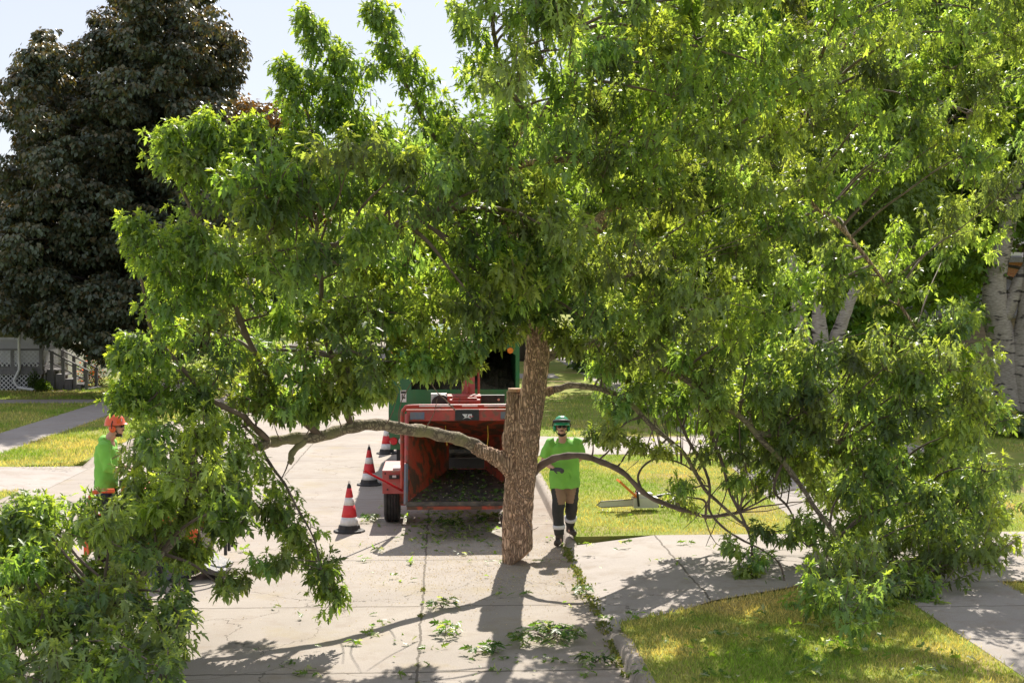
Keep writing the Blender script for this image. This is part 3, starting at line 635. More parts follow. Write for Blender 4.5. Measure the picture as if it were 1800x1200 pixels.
# upright plumes: a string of sprays up each leader
pl_p, pl_d, pl_L = [], [], []
for pts in ([(535, 25, 15.3), (570, 95, 15.3), (600, 160, 15.4), (640, 240, 15.5)], [(655, 12, 15.3), (690, 70, 15.3), (725, 140, 15.4), (765, 210, 15.5), (750, 280, 15.5)], [(492, 118, 15.3), (515, 160, 15.3), (540, 210, 15.4), (560, 270, 15.5)], [(815, 20, 15.4), (840, 100, 15.4), (860, 170, 15.5)], [(296, 232, 14.9), (330, 285, 14.9), (360, 350, 15)], [(350, 212, 14.9), (388, 255, 14.9), (420, 300, 15)], [(232, 392, 14.3), (264, 430, 14.3), (296, 500, 14.4), (322, 570, 14.5)], [(308, 412, 14.6), (360, 430, 14.6), (420, 470, 14.7)], [(212, 632, 14.4), (250, 606, 14.4), (290, 600, 14.5)], [(345, 490, 14.6), (400, 530, 14.6)], [(590, 200, 15.5), (640, 225, 15.5), (700, 240, 15.5)], [(630, 410, 13.6), (690, 420, 13.8)], [(440, 215, 15.1), (455, 260, 15.1), (480, 320, 15.2)], [(525, 240, 15.3), (540, 290, 15.3), (560, 340, 15.4)], [(215, 690, 14.5), (260, 680, 14.6), (310, 690, 14.7)], [(440, 250, 15), (480, 300, 15)], [(10, 905, 14), (60, 960, 14)], [(60, 885, 14.1), (85, 950, 14)], [(1690, 640, 18.4), (1640, 640, 18.4)], [(600, 90, 15.4), (640, 150, 15.4)],
            [(800, 235, 15.2), (830, 300, 15.2)], [(430, 790, 15.7), (500, 870, 15.2), (545, 950, 14.8), (585, 1050, 14.4)]):
    c = catmull([at(*p) for p in pts], 7); down = pts[0][1] > 780 and pts[0][0] > 400
    for i, p in enumerate(c):
        t = i/(len(c)-1)
        for q in range(3 if not down else 2):
            o = Vector(np.random.default_rng(i*7+q+len(pl_p)).normal(size=3))*(.02+.10*t if not down else .05)
            tip = (c[0]-c[min(4, len(c)-1)]).normalized()
            pl_p.append(tuple(p+o)); pl_d.append(tuple((tip*.7+o.normalized()*.7+Vector((0, 0, .15 if not down else -.5)))))
            pl_L.append(.12+.12*t if not down else .2)
# sprays per clump
cen = np.array([float(np.mean(cl_p[:, 0])), 17.2, 3.6])
ax = np.array([np.interp(cl_p[:, 2], [0, 8], [.96, 1.6]), np.interp(cl_p[:, 2], [0, 8], [19.1, 14.6]), cl_p[:, 2]-1.0]).T
outw = norm(cl_p-ax)
cl_n = (cl_n*1.12).round().astype(int); idx = np.repeat(np.arange(len(cl_p)), cl_n)
K = len(idx)
rd = norm(RNG.normal(size=(K, 3))); rp = rd; rd = norm(rd*.75 + outw[idx]*.45 + np.array([0, 0, .85]))
p0 = cl_p[idx] + (rp+outw[idx]*.3)*cl_r[idx][:, None]*RNG.uniform(.1, .75, (K, 1))
Ls = RNG.uniform(.20, .42, K)*np.clip(cl_r[idx]/.38, .55, 1.15)
cg = np.array([.168, .246, .092])*RNG.uniform(.6, 1.35, (len(cl_p), 1))*np.stack([RNG.uniform(.85, 1.15, len(cl_p)), np.ones(len(cl_p)), RNG.uniform(.8, 1.5, len(cl_p))], 1)
gr = cg[idx]
L1, tw1 = sprays(p0, rd, Ls, gr, size=.118, J=7, droop=.10)
pl_p, pl_d, pl_L = np.array(pl_p), np.array(pl_d), np.array(pl_L)
L2, tw2 = sprays(pl_p, pl_d, pl_L, np.tile(np.array([.15, .24, .075]), (len(pl_p), 1)), J=5, size=.10, young_lit=.9, droop=.15)
P, T, N, Z, C = [np.concatenate([a, b]) for a, b in zip(L1, L2)]
print('maple leaves', len(P))
link_mesh('foliage', leafmesh('foliage', P, T, N, Z, C, MAPLE, MAPLE_F), M['leaf'], root)
# twigs of the sprays, and the boughs from skeleton to clump
skp = np.array([tuple(p) for p, r in SK]); skr = np.array([r for p, r in SK])
tp, tr = [], []
for c, r in zip(cl_p, cl_r):
    d = np.linalg.norm(skp-c, axis=1) + np.maximum(0, (skp[:, 2]-c[2]))*.3
    j = int(np.argmin(d)); a, b = Vector(skp[j]), Vector(c)
    if (a-b).length < .15: continue
    m = a.lerp(b, .5) + Vector((0, 0, .12*(a-b).length)) + noise.noise_vector(b*3)*.15*(a-b).length
    r0 = min(skr[j]*.7, .012+.010*(a-b).length)
    pts = [a*(1-t)**2 + m*2*t*(1-t) + b*t*t + noise.noise_vector(a*3+b*7+Vector((t*3, 0, 0)))*.03 for t in np.linspace(0, 1, 9)]
    tp.append([tuple(q) for q in pts]); tr.append(list(np.linspace(r0, r0*.35, 9)))
order = np.argsort([-r[0] for r in tr])
for j in order[:70]: link_mesh('bough', tubes_np('bough', np.array([tp[j]]), np.array([tr[j]]), 6), M['twig'], root)
rest = list(order[70:])
kind(link_mesh('twig', tubes_np('twig', np.array([tp[j] for j in rest]), np.array([tr[j] for j in rest]), 6), M['twig'], root), 'stuff')
conn = np.stack([cl_p[idx], cl_p[idx]*.5+p0*.5+RNG.normal(size=p0.shape)*.02, p0], 1)
allp = np.concatenate([conn, np.stack([tw1[:, 0], tw1[:, 2], tw1[:, 3]], 1), np.stack([tw2[:, 0], tw2[:, 1], tw2[:, -1]], 1)], 0)
kind(link_mesh('twig', tubes_np('twig', allp, np.tile(np.array([.006, .005, .0025]), (len(allp), 1)), 3), M['twig'], root), 'stuff')
for a, b in zip(paths, rads): link_mesh('bare_shoot', tubes_np('bare_shoot', np.array([a]), np.array([b]), 6), M['twig'], root)
# lifting strap of the crane and its cable
t_ = thing('lifting_sling', 'pale yellow crane sling hanging vertically into the top of the green maple', 'lifting strap', tuple(at(918, 285, 16.2)))
bm = B(); tube(bm, [at(915, 330, 16.2), at(912, 250, 16.25), at(918, 160, 16.3), at(922, 40, 16.3), at(926, -250, 16.3)], [.028, .04, .045, .045, .045], 8, flat=.2); obj('strap', bm, M['strap'], t_)
bm = B(); tube(bm, catmull([at(922, 30, 16.25), at(926, 120, 16.2), at(915, 160, 16.15), at(910, 185, 16.15), at(925, 200, 16.15)], 6), .006, 6); obj('control_cable', bm, M['black'], t_)

# ------------------------------------------------------------------ background trees
def dome_tree(name, label, cat, poly, Y0, Y1, ncl, rcl, per, green, mat, trunkpts, tr0, lsize, group=None, tpl=TRI5, tf=TRI5_F, tmat='darkbark', hang=.6, shell=.55, young_lit=0, top_col=(.2, .25, .04), trunks=None):
    uv = spread(poly, ncl); Y = RNG.uniform(Y0, Y1, len(uv)); cp = at_np(uv[:, 0], uv[:, 1], Y)
    cp[:, 2] = np.maximum(cp[:, 2], rcl*.7)
    base = trunkpts[0]
    rt = thing(name, label, cat, (base[0], base[1], LAWN), 0, group)
    n = len(cp)*per; ix = np.repeat(np.arange(len(cp)), per)
    rr = rcl*RNG.uniform(.65, 1.35, len(cp))
    d = norm(RNG.normal(size=(n, 3))*np.array([1, 1, .75]) + np.array([0, 0, .35]))
    rad = rr[ix]*(shell+(1-shell)*RNG.random(n))
    sub = norm(RNG.normal(size=(len(cp), 26, 3))); k = RNG.integers(0, 26, n)   # smaller tufts inside each bough
    ctr = cp[ix] + sub[ix, k]*rr[ix][:, None]*np.array([.85, .85, .55])
    P = ctr + d*(rr[ix]*.36*RNG.uniform(.5, 1.1, n))[:, None]*np.array([1, 1, .6])
    P[:, 2] = np.maximum(P[:, 2], .15)
    T = norm(d*np.array([1, 1, .3]) + np.array([0, 0, -hang]) + .35*RNG.normal(size=(n, 3)))
    N = norm(d + np.array([0, 0, .8]) + .3*RNG.normal(size=(n, 3)))
    C = np.array(green)*(2.1 if mat == 'leaf_far' else 1.6)*RNG.uniform(.7, 1.3, (n, 1))*RNG.uniform(.8, 1.25, (len(cp), 1))[ix]
    if young_lit:
        f = (young_lit*RNG.random(n)*(d[:, 2] > .2))[:, None]; C = C*(1-f)+np.array(top_col)*f  # upper leaves of each tuft mixed towards a second colour
    Z = lsize*RNG.uniform(.7, 1.3, n)
    link_mesh('crown', leafmesh('crown', P, T, N, Z, C, tpl, tf, width=Z*1.15), M[mat], rt)
    bm = B(); c = catmull(trunkpts, 4); tube(bm, c, interp([tr0*1.25, tr0, tr0*.8, tr0*.4], len(c)), 12)
    obj('trunk', bm, M[tmat], rt, smooth=True)
    tc = np.array([tuple(p) for p in c[len(c)//4:]]); pp, pr = [], []
    for q in cp[::2]:
        a = tc[np.argmin(np.linalg.norm(tc-q, axis=1)+np.maximum(0, tc[:, 2]-q[2]+1))]
        pp.append([a*(1-t)+q*t+np.array([0, 0, .12*np.linalg.norm(q-a)*math.sin(math.pi*t)]) for t in np.linspace(0, 1, 5)]); pr.append(np.linspace(tr0*.3, tr0*.06, 5))
    link_mesh('limbs', tubes_np('limbs', np.array(pp), np.array(pr), 5), M[tmat], rt)
    return rt
def V3(*a): return Vector(a)
D_ = [(40, 125), (60, 90), (90, 62), (120, 80), (150, 100), (180, 85), (190, 40), (200, 0), (245, -40), (345, -40), (365, 40), (405, 75), (422, 108), (400, 150), (385, 190), (370, 240), (400, 400), (440, 610), (230, 625), (150, 610), (80, 580), (0, 570), (-60, 540), (-50, 420), (10, 380), (30, 280), (50, 215), (20, 180)]
dome_tree('purple_maple_tree', 'dark purple-leaved maple towering over the left lawn and the white lattice porch', 'tree', D_, 47, 55, 430, .66, 560, (.042, .060, .040), 'leaf_dark',
          [V3(-11.3, 52, 0), V3(-11.2, 52, 4), V3(-11.0, 52, 9), V3(-10.9, 52, 14)], .32, .17, young_lit=.30, top_col=(.26, .14, .035), hang=.8, tpl=KITE, tf=KITE_F)  # orange sunlit tops are put into the leaf colour
dome_tree('bronze_tree', 'bronze-leaved tree behind the purple maple, showing at its right shoulder', 'tree', [(400, 185), (440, 200), (490, 185), (530, 250), (560, 420), (400, 480)], 66, 72, 60, .9, 380, (.075, .06, .022), 'leaf_dark',
          [V3(-9.6, 69, 0), V3(-9.5, 69, 4), V3(-9.5, 69, 8), V3(-9.3, 69, 11)], .25, .26, young_lit=.6, top_col=(.22, .14, .03))
G = [
 ('street_tree', 'far green street tree showing above the truck, left of the lifted maple', [(550, 330), (620, 250), (720, 260), (800, 225), (850, 260), (860, 480), (760, 500), (600, 540), (540, 520)], 92, 112, 90, 2.0, 330, (.06, .11, .025), (-2.5, 100), .34, .42),
 ('street_tree', 'far dark green tree behind the maple trunk at the street bend', [(800, 240), (900, 200), (1010, 220), (1060, 420), (1000, 520), (850, 520)], 70, 84, 80, 1.5, 330, (.05, .10, .02), (4.2, 76), .3, .34),
 ('street_tree', 'pale yellow-green tree across the right lawn, bare twigs in its top', [(1040, 40), (1150, 10), (1260, 60), (1300, 300), (1280, 560), (1060, 580), (1020, 300)], 50, 58, 110, 1.15, 340, (.09, .15, .03), (8.2, 54), .28, .30),
 ('street_tree', 'tall green tree behind the birch clump on the right lawn', [(1240, -60), (1420, -80), (1560, -60), (1600, 300), (1600, 560), (1500, 600), (1280, 610), (1230, 300)], 52, 64, 170, 1.25, 330, (.05, .105, .02), (15.5, 60), .3, .30),
 ('street_tree', 'tall green tree in front of the brick house at the right', [(1540, -80), (1700, -90), (1860, -60), (1880, 330), (1760, 400), (1660, 560), (1560, 540), (1520, 200)], 40, 47, 130, 1.0, 340, (.065, .12, .022), (20.5, 43.2), .30, .25),
 ('street_tree', 'pale green tree at the left edge behind the tan roof', [(-60, 330), (10, 310), (40, 420), (30, 480), (-60, 470)], 95, 100, 20, 1.6, 330, (.09, .13, .06), (-33, 98), .3, .40),
 ('street_tree', 'small far tree with a thin dark stem beside the parked cars', [(790, 430), (850, 400), (900, 440), (900, 520), (840, 540), (800, 510)], 112, 118, 20, 1.5, 300, (.06, .12, .02), (3.0, 115), .2, .38),
 ('shade_tree', 'deep green tree at the far left of the far kerb', [(520, 430), (640, 400), (700, 500), (680, 590), (540, 600)], 118, 126, 30, 2.0, 260, (.05, .09, .025), (-11, 122), .3, .5),
]
for nm, lb, poly, y0, y1, nc, rc, per, g, (tx, ty), tr, ls in G:
    zt = at(np.mean([p[0] for p in poly]), min(p[1] for p in poly)+60, ty).z
    dome_tree(nm, lb, 'tree', poly, y0, y1, nc, rc, per, g, 'leaf_far', [V3(tx, ty, 0), V3(tx+.1, ty, zt*.3), V3(tx-.1, ty, zt*.65), V3(tx, ty, zt*.9)], tr, ls, group=None, young_lit=.5, top_col=(.16, .22, .03), tpl=TRI5, tf=TRI5_F)
# birches: white forked trunks
def small_crown(rt, poly, Y0, Y1, ncl, r, per, g, ls):
    uv = spread(poly, ncl); cp = at_np(uv[:, 0], uv[:, 1], RNG.uniform(Y0, Y1, len(uv))); n = len(cp)*per; ix = np.repeat(np.arange(len(cp)), per)
    d = norm(RNG.normal(size=(n, 3))); P = cp[ix]+d*r*RNG.uniform(.2, 1.1, (n, 1))*np.array([1, 1, .8])
    C = np.array(g)*RNG.uniform(.6, 1.4, (n, 1))*RNG.uniform(.8, 1.25, (len(cp), 1))[ix]
    link_mesh('crown', leafmesh('crown', P, norm(d*np.array([1, 1, .3])+np.array([0, 0, -.8])+.3*RNG.normal(size=(n, 3))), norm(d+np.array([0, 0, .7])), ls*RNG.uniform(.7, 1.3, n), C, TRI5, TRI5_F), M['leaf_far'], rt)
def birch(label, base, stems, crown=None):
    rt = thing('birch_tree', label, 'tree', tuple(base))
    for pts, r0, r1 in stems:
        bm = B(); c = catmull(pts, 6); tube(bm, c, interp([r0, (r0+r1)/2, r1], len(c)), 16)
        for v in bm.verts: v.co += noise.noise_vector(v.co*4)*.035
        obj('stem', bm, M['birch'], rt, smooth=True)
    return rt
b1 = gp(1445, 775, LAWN)
birch('clump of three white birch stems spreading upward, standing mid right lawn', b1,
      [([b1+V3(-.15, 0, -.1), at(1415, 610, b1.y), at(1400, 530, b1.y), at(1390, 440, b1.y)], .22, .1),
       ([b1+V3(.05, -.1, -.1), at(1443, 620, b1.y-.1), at(1440, 540, b1.y-.1), at(1450, 430, b1.y-.1)], .25, .11),
       ([b1+V3(.2, 0, -.1), at(1460, 640, b1.y), at(1482, 560, b1.y), at(1515, 480, b1.y)], .23, .1)])
b2 = gp(1778, 728, LAWN)
birch('large forked birch with peeling grey-white bark at the right edge, hostas at its foot', b2,
      [([b2+V3(-.1, 0, -.1), at(1770, 640, b2.y), at(1752, 560, b2.y), at(1748, 500, b2.y), at(1765, 420, b2.y), at(1790, 300, b2.y)], .50, .2),
       ([b2+V3(.45, -.2, -.1), at(1795, 640, b2.y-.2), at(1806, 560, b2.y-.2), at(1812, 480, b2.y-.2), at(1830, 300, b2.y-.2)], .42, .22),
       ([at(1765, 560, b2.y-.1), at(1790, 500, b2.y-.1), at(1806, 470, b2.y-.1), at(1840, 420, b2.y-.1)], .22, .16)])
small_crown(bpy.data.objects['birch_tree'], [(1300, 80), (1600, 60), (1650, 330), (1580, 470), (1500, 500), (1400, 500), (1300, 400)], 35.2, 38.5, 95, .8, 330, (.12, .19, .05), .15)
small_crown(bpy.data.objects['birch_tree.001'], [(1620, 60), (1880, -40), (1880, 330), (1800, 400), (1700, 400), (1620, 280)], 41, 44.5, 60, .9, 330, (.12, .19, .05), .16)
# dark thicket of slender trunks behind the birches
th = thing('hedge_row', 'dark dense hedge closing the yard behind the birches', 'hedge', (17, 66, LAWN))
n = 42000; P = np.stack([RNG.uniform(6, 30, n), RNG.uniform(64, 68, n), RNG.random(n)*5.2+.1], 1)
P[:, 2] *= (.8+.25*np.sin(P[:, 0]*1.3)+.12*np.sin(P[:, 0]*3.1))
N = norm(RNG.normal(size=(n, 3))+np.array([0, -.6, .6])); T = norm(RNG.normal(size=(n, 3))+np.array([0, 0, -.6]))
link_mesh('leaves', leafmesh('leaves', P, T, N, RNG.uniform(.2, .36, n), np.array([.05, .10, .022])*RNG.uniform(.6, 1.4, (n, 1)), KITE, KITE_F), M['leaf_far'], th)
bm = B()
for i in range(22):
    x = 6.5+i*1.08+random.uniform(-.3, .3); cyl(bm, (x, 65, 0), (x+random.uniform(-.2, .2), 65, 4.2), .09, .05, 8)
obj('stems', bm, M['darkbark'], th)
for k, (u, Yt, dz_) in enumerate(((1392, 44, 7), (1425, 47, 7), (1488, 45, 6), (1510, 46, 8), (1255, 50, 7))):
    pass
# far woods closing the street
fw = 26000; P = np.stack([RNG.uniform(-90, 110, fw), RNG.uniform(270, 300, fw), RNG.random(fw)*15], 1)
P[:, 2] *= .65+.3*np.sin(P[:, 0]*.13)+.12*np.sin(P[:, 0]*.41)
o = link_mesh('far_woods', leafmesh('far_woods', P, norm(RNG.normal(size=(fw, 3))), norm(RNG.normal(size=(fw, 3))+np.array([0, -1, .6])), RNG.uniform(1.2, 2.4, fw), np.array([.06, .09, .035])*RNG.uniform(.7, 1.3, (fw, 1)), KITE, KITE_F), M['leaf_far'])
kind(o, 'stuff', 'distant green woods closing the end of the street', 'woods')

# ------------------------------------------------------------------ houses
def lattice(bm, p0, ax, w_, h_, s=.16, t=.03, th=.012):
    """diagonal white lattice in the panel p0 + ax*w, z*h"""
    ax = Vector(ax); nrm = ax.cross(Vector((0, 0, 1)))
    for sg, off in ((1, 0), (-1, th)):
        k = -h_
        while k < w_:
            a0, b0 = (k, 0), (k+h_, h_)
            x0, x1 = max(0, k), min(w_, k+h_)
            if x1 > x0+.02:
                z0, z1 = (x0-k, x1-k) if sg == 1 else (h_-(x0-k), h_-(x1-k))
                q0 = p0+ax*x0+V3(0, 0, z0)+nrm*off; q1 = p0+ax*x1+V3(0, 0, z1)+nrm*off
                d = (q1-q0).normalized(); sd = d.cross(nrm).normalized()*t/2
                slab(bm, [q0-sd, q1-sd, q1+sd, q0+sd], th, nrm)
            k += s
hx = thing('porch_house', 'pale house with raised grey porch and white lattice behind the purple maple', 'house', (-17, 58, LAWN))
bm = B(); bx(bm, -27, -14.6, 56, 66, .1, 4.6); obj('wall', bm, M['sidingw'], hx)
bm = B(); prism(bm, [(55.3, 4.45), (61, 8.4), (66.7, 4.45), (66.7, 4.65), (61, 8.65), (55.3, 4.65)], -27.6, -14.1, 'yz'); obj('roof', bm, M['roof'], hx)
wn = B(); bx(wn, -17.6, -16.4, 55.93, 56.02, 1.9, 3.4); wf = obj('window', wn, M['white'], hx)
wn = B(); bx(wn, -17.5, -16.5, 55.90, 55.925, 2.0, 3.3); obj('pane', wn, M['glass'], wf)
PY = 53.0
bm = B(); bx(bm, -24, -14.75, PY, 56, .86, 1.0); bx(bm, -24, -14.72, PY-.04, PY+.02, .72, .858); bx(bm, -14.78, -14.72, PY+.022, 56, .72, .858)
for x in (-24, -20.5, -17.8, -15.9, -14.86): bx(bm, x, x+.12, PY+.02, PY+.14, 1.0, 1.6)
bx(bm, -24, -14.72, PY+.0, PY+.14, 1.6, 1.66)
obj('porch_deck', bm, M['greywood'], hx)
bm = B(); lattice(bm, V3(-24, PY+.05, .1), (1, 0, 0), 9.2, .62); lattice(bm, V3(-24, PY+.05, 1.02), (1, 0, 0), 9.1, .56)
lattice(bm, V3(-14.77, PY+.2, 1.02), (0, 1, 0), 2.4, .56); lattice(bm, V3(-14.75, PY+.2, .1), (0, 1, 0), 2.6, .62)
obj('lattice_panel', bm, M['lattice'], hx)
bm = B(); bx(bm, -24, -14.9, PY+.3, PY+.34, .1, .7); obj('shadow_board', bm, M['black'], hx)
bm = B(); tube(bm, [V3(-15.55, PY-.1, 4.4), V3(-15.55, PY-.1, .9), V3(-15.75, PY-.1, .5), V3(-15.6, PY-.1, .25), V3(-14.9, PY-.3, .16)], .055, 8); obj('downspout', bm, M['white'], hx)
bm = B(); bx(bm, -24.3, -14.5, PY-.3, 56, 3.6, 3.8)
for x in (-24, -19.4, -14.85): bx(bm, x, x+.15, PY+.02, PY+.17, 1.66, 3.6)
obj('porch_roof', bm, M['greywood'], hx)
bm = B()
for i in range(5):
    x0 = -14.7+i*.32; zt = .88-i*.18; bx(bm, x0, x0+.36, PY+.4, PY+1.9, zt-.05, zt)
    if zt > .3: bx(bm, x0+.02, x0+.08, PY+.42, PY+1.88, .12, zt-.052)
    bx(bm, x0+.02, x0+.3, PY+.34, PY+.398, .12, max(zt-.05, .16))
obj('steps', bm, M['greywood'], hx)
for yy in (PY+.36, PY+1.86):
    bm = B()
    for i in range(4):
        x0 = -14.55+i*.42; zt = .84-i*.23; bx(bm, x0, x0+.11, yy-.05, yy+.05, zt-.3, zt+.72)
    slab(bm, [V3(-14.6, yy-.06, 1.55), V3(-13.15, yy-.06, .80), V3(-13.15, yy+.06, .80), V3(-14.6, yy+.06, 1.55)], .05, (0, 0, 1))
    slab(bm, [V3(-14.6, yy-.02, 1.15), V3(-13.15, yy-.02, .40), V3(-13.15, yy+.02, .40), V3(-14.6, yy+.02, 1.15)], .05, (0, 0, 1))
    obj('railing', bm, M['greywood'], hx)
def bush(name, label, c, r, n, col, ls=.08, flower=None, mat='leaf_far', cat='shrub'):
    d = norm(RNG.normal(size=(n, 3))); d[:, 2] = np.abs(d[:, 2])
    P = np.array(c)+d*np.array(r)*RNG.uniform(.35, 1.05, (n, 1)); T = norm(d+RNG.normal(size=(n, 3))*.4); N = norm(d*.5+np.array([0, 0, 1])+RNG.normal(size=(n, 3))*.4)
    C = np.array(col)*RNG.uniform(.7, 1.3, (n, 1))
    if flower is not None:
        k = RNG.random(n) < .2; C[k] = flower
    o = link_mesh(name, leafmesh(name, P, T, N, ls*RNG.uniform(.7, 1.3, n), C, KITE, KITE_F), M[mat])
    return tag(o, label, cat)
bush('shrub', 'small green shrub in red mulch at the foot of the porch steps', (-14.65, PY+.05-.35, .12), (.3, .25, .4), 900, (.09, .17, .03))
bush('climbing_plant', 'thin climber growing up the lattice beside the downspout', (-15.05, PY-.1, .15), (.25, .1, .75), 500, (.09, .15, .04))
bush('flower_bed', 'red flowering plants behind the porch steps', (-13.6, PY+2.6, .12), (.6, .4, 1.2), 1600, (.06, .12, .03), flower=(.65, .08, .03), cat='flowers')
o = sheet('mulch_bed', [[(-15.1, PY-.5), (-13.9, PY-.6), (-13.2, PY-.1), (-13.6, PY+.3), (-15.1, PY+.2)]], M['mulch'], z=LAWN+.01); kind(o, 'structure')
# brick house at the right
hb = thing('brick_house', 'orange brick house with stone base and white gable behind the forked birch', 'house', (24, 58, LAWN))
bm = B(); bx(bm, 19.8, 36, 57, 67, .1, 5.0); obj('wall', bm, M['brick'], hb)
bm = B(); bx(bm, 18.2, 23.0, 55.6, 56.98, .1, 2.7); obj('stone_wall', bm, M['stone'], hb)
bm = B(); slab(bm, [V3(17.9, 55.3, 2.72), V3(23.2, 55.3, 2.72), V3(23.2, 57, 4.2), V3(17.9, 57, 4.2)], .12, (0, -.4, 1)); prism(bm, [(56.2, 4.95), (62, 8.6), (67.8, 4.95), (67.8, 5.15), (62, 8.85), (56.2, 5.15)], 19.2, 36.5, 'yz'); obj('roof', bm, M['roofgrey'], hb)
bm = B(); prism(bm, [(19.9, 5.0), (23.4, 5.0), (21.7, 7.6)], 56.3, 57.9); obj('gable', bm, M['sidingw'], hb)
bm = B(); bx(bm, 22.2, 23.6, 56.93, 57.02, 1.6, 3.1) if False else bx(bm, 24.2, 25.8, 56.93, 57.02, 1.6, 3.1); wf = obj('window', bm, M['white'], hb)
bm = B(); bx(bm, 24.3, 25.7, 56.90, 56.925, 1.7, 3.0); obj('pane', bm, M['glass'], wf)
# hostas
def hosta(label, c, n=60, r=.55, sz=.34):
    a = RNG.uniform(0, 2*np.pi, n); el = RNG.uniform(.1, 1.0, n)
    d = np.stack([np.cos(a)*np.cos(el), np.sin(a)*np.cos(el), np.sin(el)], 1)
    P = np.array(c)+d*np.array([r, r, r*.7])*RNG.uniform(.25, .6, (n, 1)); T = norm(d*np.array([1, 1, .2])+np.array([0, 0, -.25])); N = norm(np.array([0, 0, 1])+d*.4)
    C = np.where((RNG.random(n) < .45)[:, None], np.array([.38, .42, .25]), np.array([.07, .12, .05]))*RNG.uniform(.8, 1.2, (n, 1))
    return tag(link_mesh('hosta', leafmesh('hosta', P, T, N, sz*RNG.uniform(.7, 1.2, n), C, KITE, KITE_F, width=sz*.7*np.ones(n)), M['leaf_far']), label, 'plant', 'hostas around the forked birch')
for i, (u, v, lb) in enumerate(((1712, 745, 'variegated hosta at the left end of the clump by the forked birch'), (1745, 752, 'variegated hosta just left of the forked birch foot'), (1782, 762, 'variegated hosta directly in front of the forked birch'), (1812, 768, 'variegated hosta cut by the right edge beyond the forked birch'), (1722, 675, 'dark hosta against the stone wall of the brick house'), (1745, 672, 'dark hosta nearest the birch fork against the stone wall'))):
    g_ = gp(u, v, LAWN); s = g_.y/42
    hosta(lb, tuple(g_+V3(0, 0, .12)), 280, 1.5*s, .42*s)

# ------------------------------------------------------------------ truck
TY = 26.3
tk = thing('chip_truck', 'green chip truck parked with its open back towards the chipper, full of wood chips', 'truck', (.2, 28.5, 0))
x0, x1 = -1.01, 1.40
bm = B()
bx(bm, x0, -.60, TY, TY+.10, .98, 2.92)                    # left post panel
prism(bm, [(-.60, .98), (1.40, .98), (1.40, 2.92), (1.33, 2.92), (1.33, 1.87), (-.60, 1.87)], TY+.003, TY+.098)
prism(bm, [(-.60, 2.72), (1.0, 2.72), (1.33, 2.5), (1.33, 2.92), (-.60, 2.92)], TY+.006, TY+.095)
bx(bm, x0, x0+.06, TY+.102, TY+5.0, .98, 2.9); bx(bm, x1-.06, x1, TY+.102, TY+5.0, .98, 2.9); bx(bm, x0, x1, TY+5.0, TY+5.08, .98, 2.92)
bx(bm, x0+.062, x1-.062, TY+.12, TY+4.99, .98, 1.06)
for k in range(6): bx(bm, x0-.03, x0-.001, TY+.5+k*.8, TY+.56+k*.8, 1.0, 2.88); bx(bm, x1+.001, x1+.03, TY+.5+k*.8, TY+.56+k*.8, 1.0, 2.88)
obj('box_body', bm, M['green'], tk)
bm = B(); bx(bm, x0+.01, x1-.01, TY+.1, TY+5.0, 2.925, 2.98); obj('box_roof', bm, M['green'], tk)
bm = B()
nx, ny = 46, 40; vs = [[None]*ny for _ in range(nx)]
for i in range(nx):
    for j in range(ny):
        x = x0+.07+(x1-x0-.14)*i/(nx-1); y = TY+.13+4.8*j/(ny-1)
        vs[i][j] = bm.verts.new((x, y, 1.86+min(1, j/18)*.55+noise.noise(Vector((x*3, y*3, 0)))*.12+noise.noise(Vector((x*16, y*16, 3)))*.05-.1*abs(x-.5)))
for i in range(nx-1):
    for j in range(ny-1): bm.faces.new((vs[i][j], vs[i+1][j], vs[i+1][j+1], vs[i][j+1]))
cm = obj('chip_load', bm, M['chips'], tk)
bm = B(); bx(bm, x0+.02, -.52, TY+.02, TY+.08, .76, .975); obj('light_bar', bm, M['green'], tk)
for (u, v, m, r) in ((695, 605, 'lampred', .055), (692, 618, 'lampor', .05), (901, 599, 'lampred', .055), (897, 616, 'lampor', .06), (692, 775, 'lampred', .075)):
    bm = B(); c = at(u, v, TY); cyl(bm, c+V3(0, -.035, 0), c+V3(0, .01, 0), r*.85, r, 20); obj('tail_light', bm, M[m], tk)
bm = B(); c = at(707, 775, TY); cyl(bm, c+V3(0, -.035, 0), c+V3(0, .01, 0), .065, .07, 20); obj('reversing_light', bm, M['white'], tk)
bm = B(); c = at(709, 696, TY); box_at(bm, c+V3(0, -.004, 0), (.11, .006, .22)); sg = obj('warning_sticker', bm, M['white'], tk)
bm = B(); box_at(bm, c+V3(0, -.009, .07), (.085, .003, .04)); box_at(bm, c+V3(-.02, -.009, -.01), (.02, .003, .09)); box_at(bm, c+V3(.02, -.009, -.03), (.035, .003, .025)); box_at(bm, c+V3(.015, -.009, .01), (.012, .003, .05)); obj('sticker_print', bm, M['black'], sg)
for s in (-1, 1):
    xc = .195+s*.88
    bm = B(); bx(bm, xc-.2, xc+.2, TY+.3, TY+.32, .28, .95); obj('mudflap', bm, M['black'], tk)
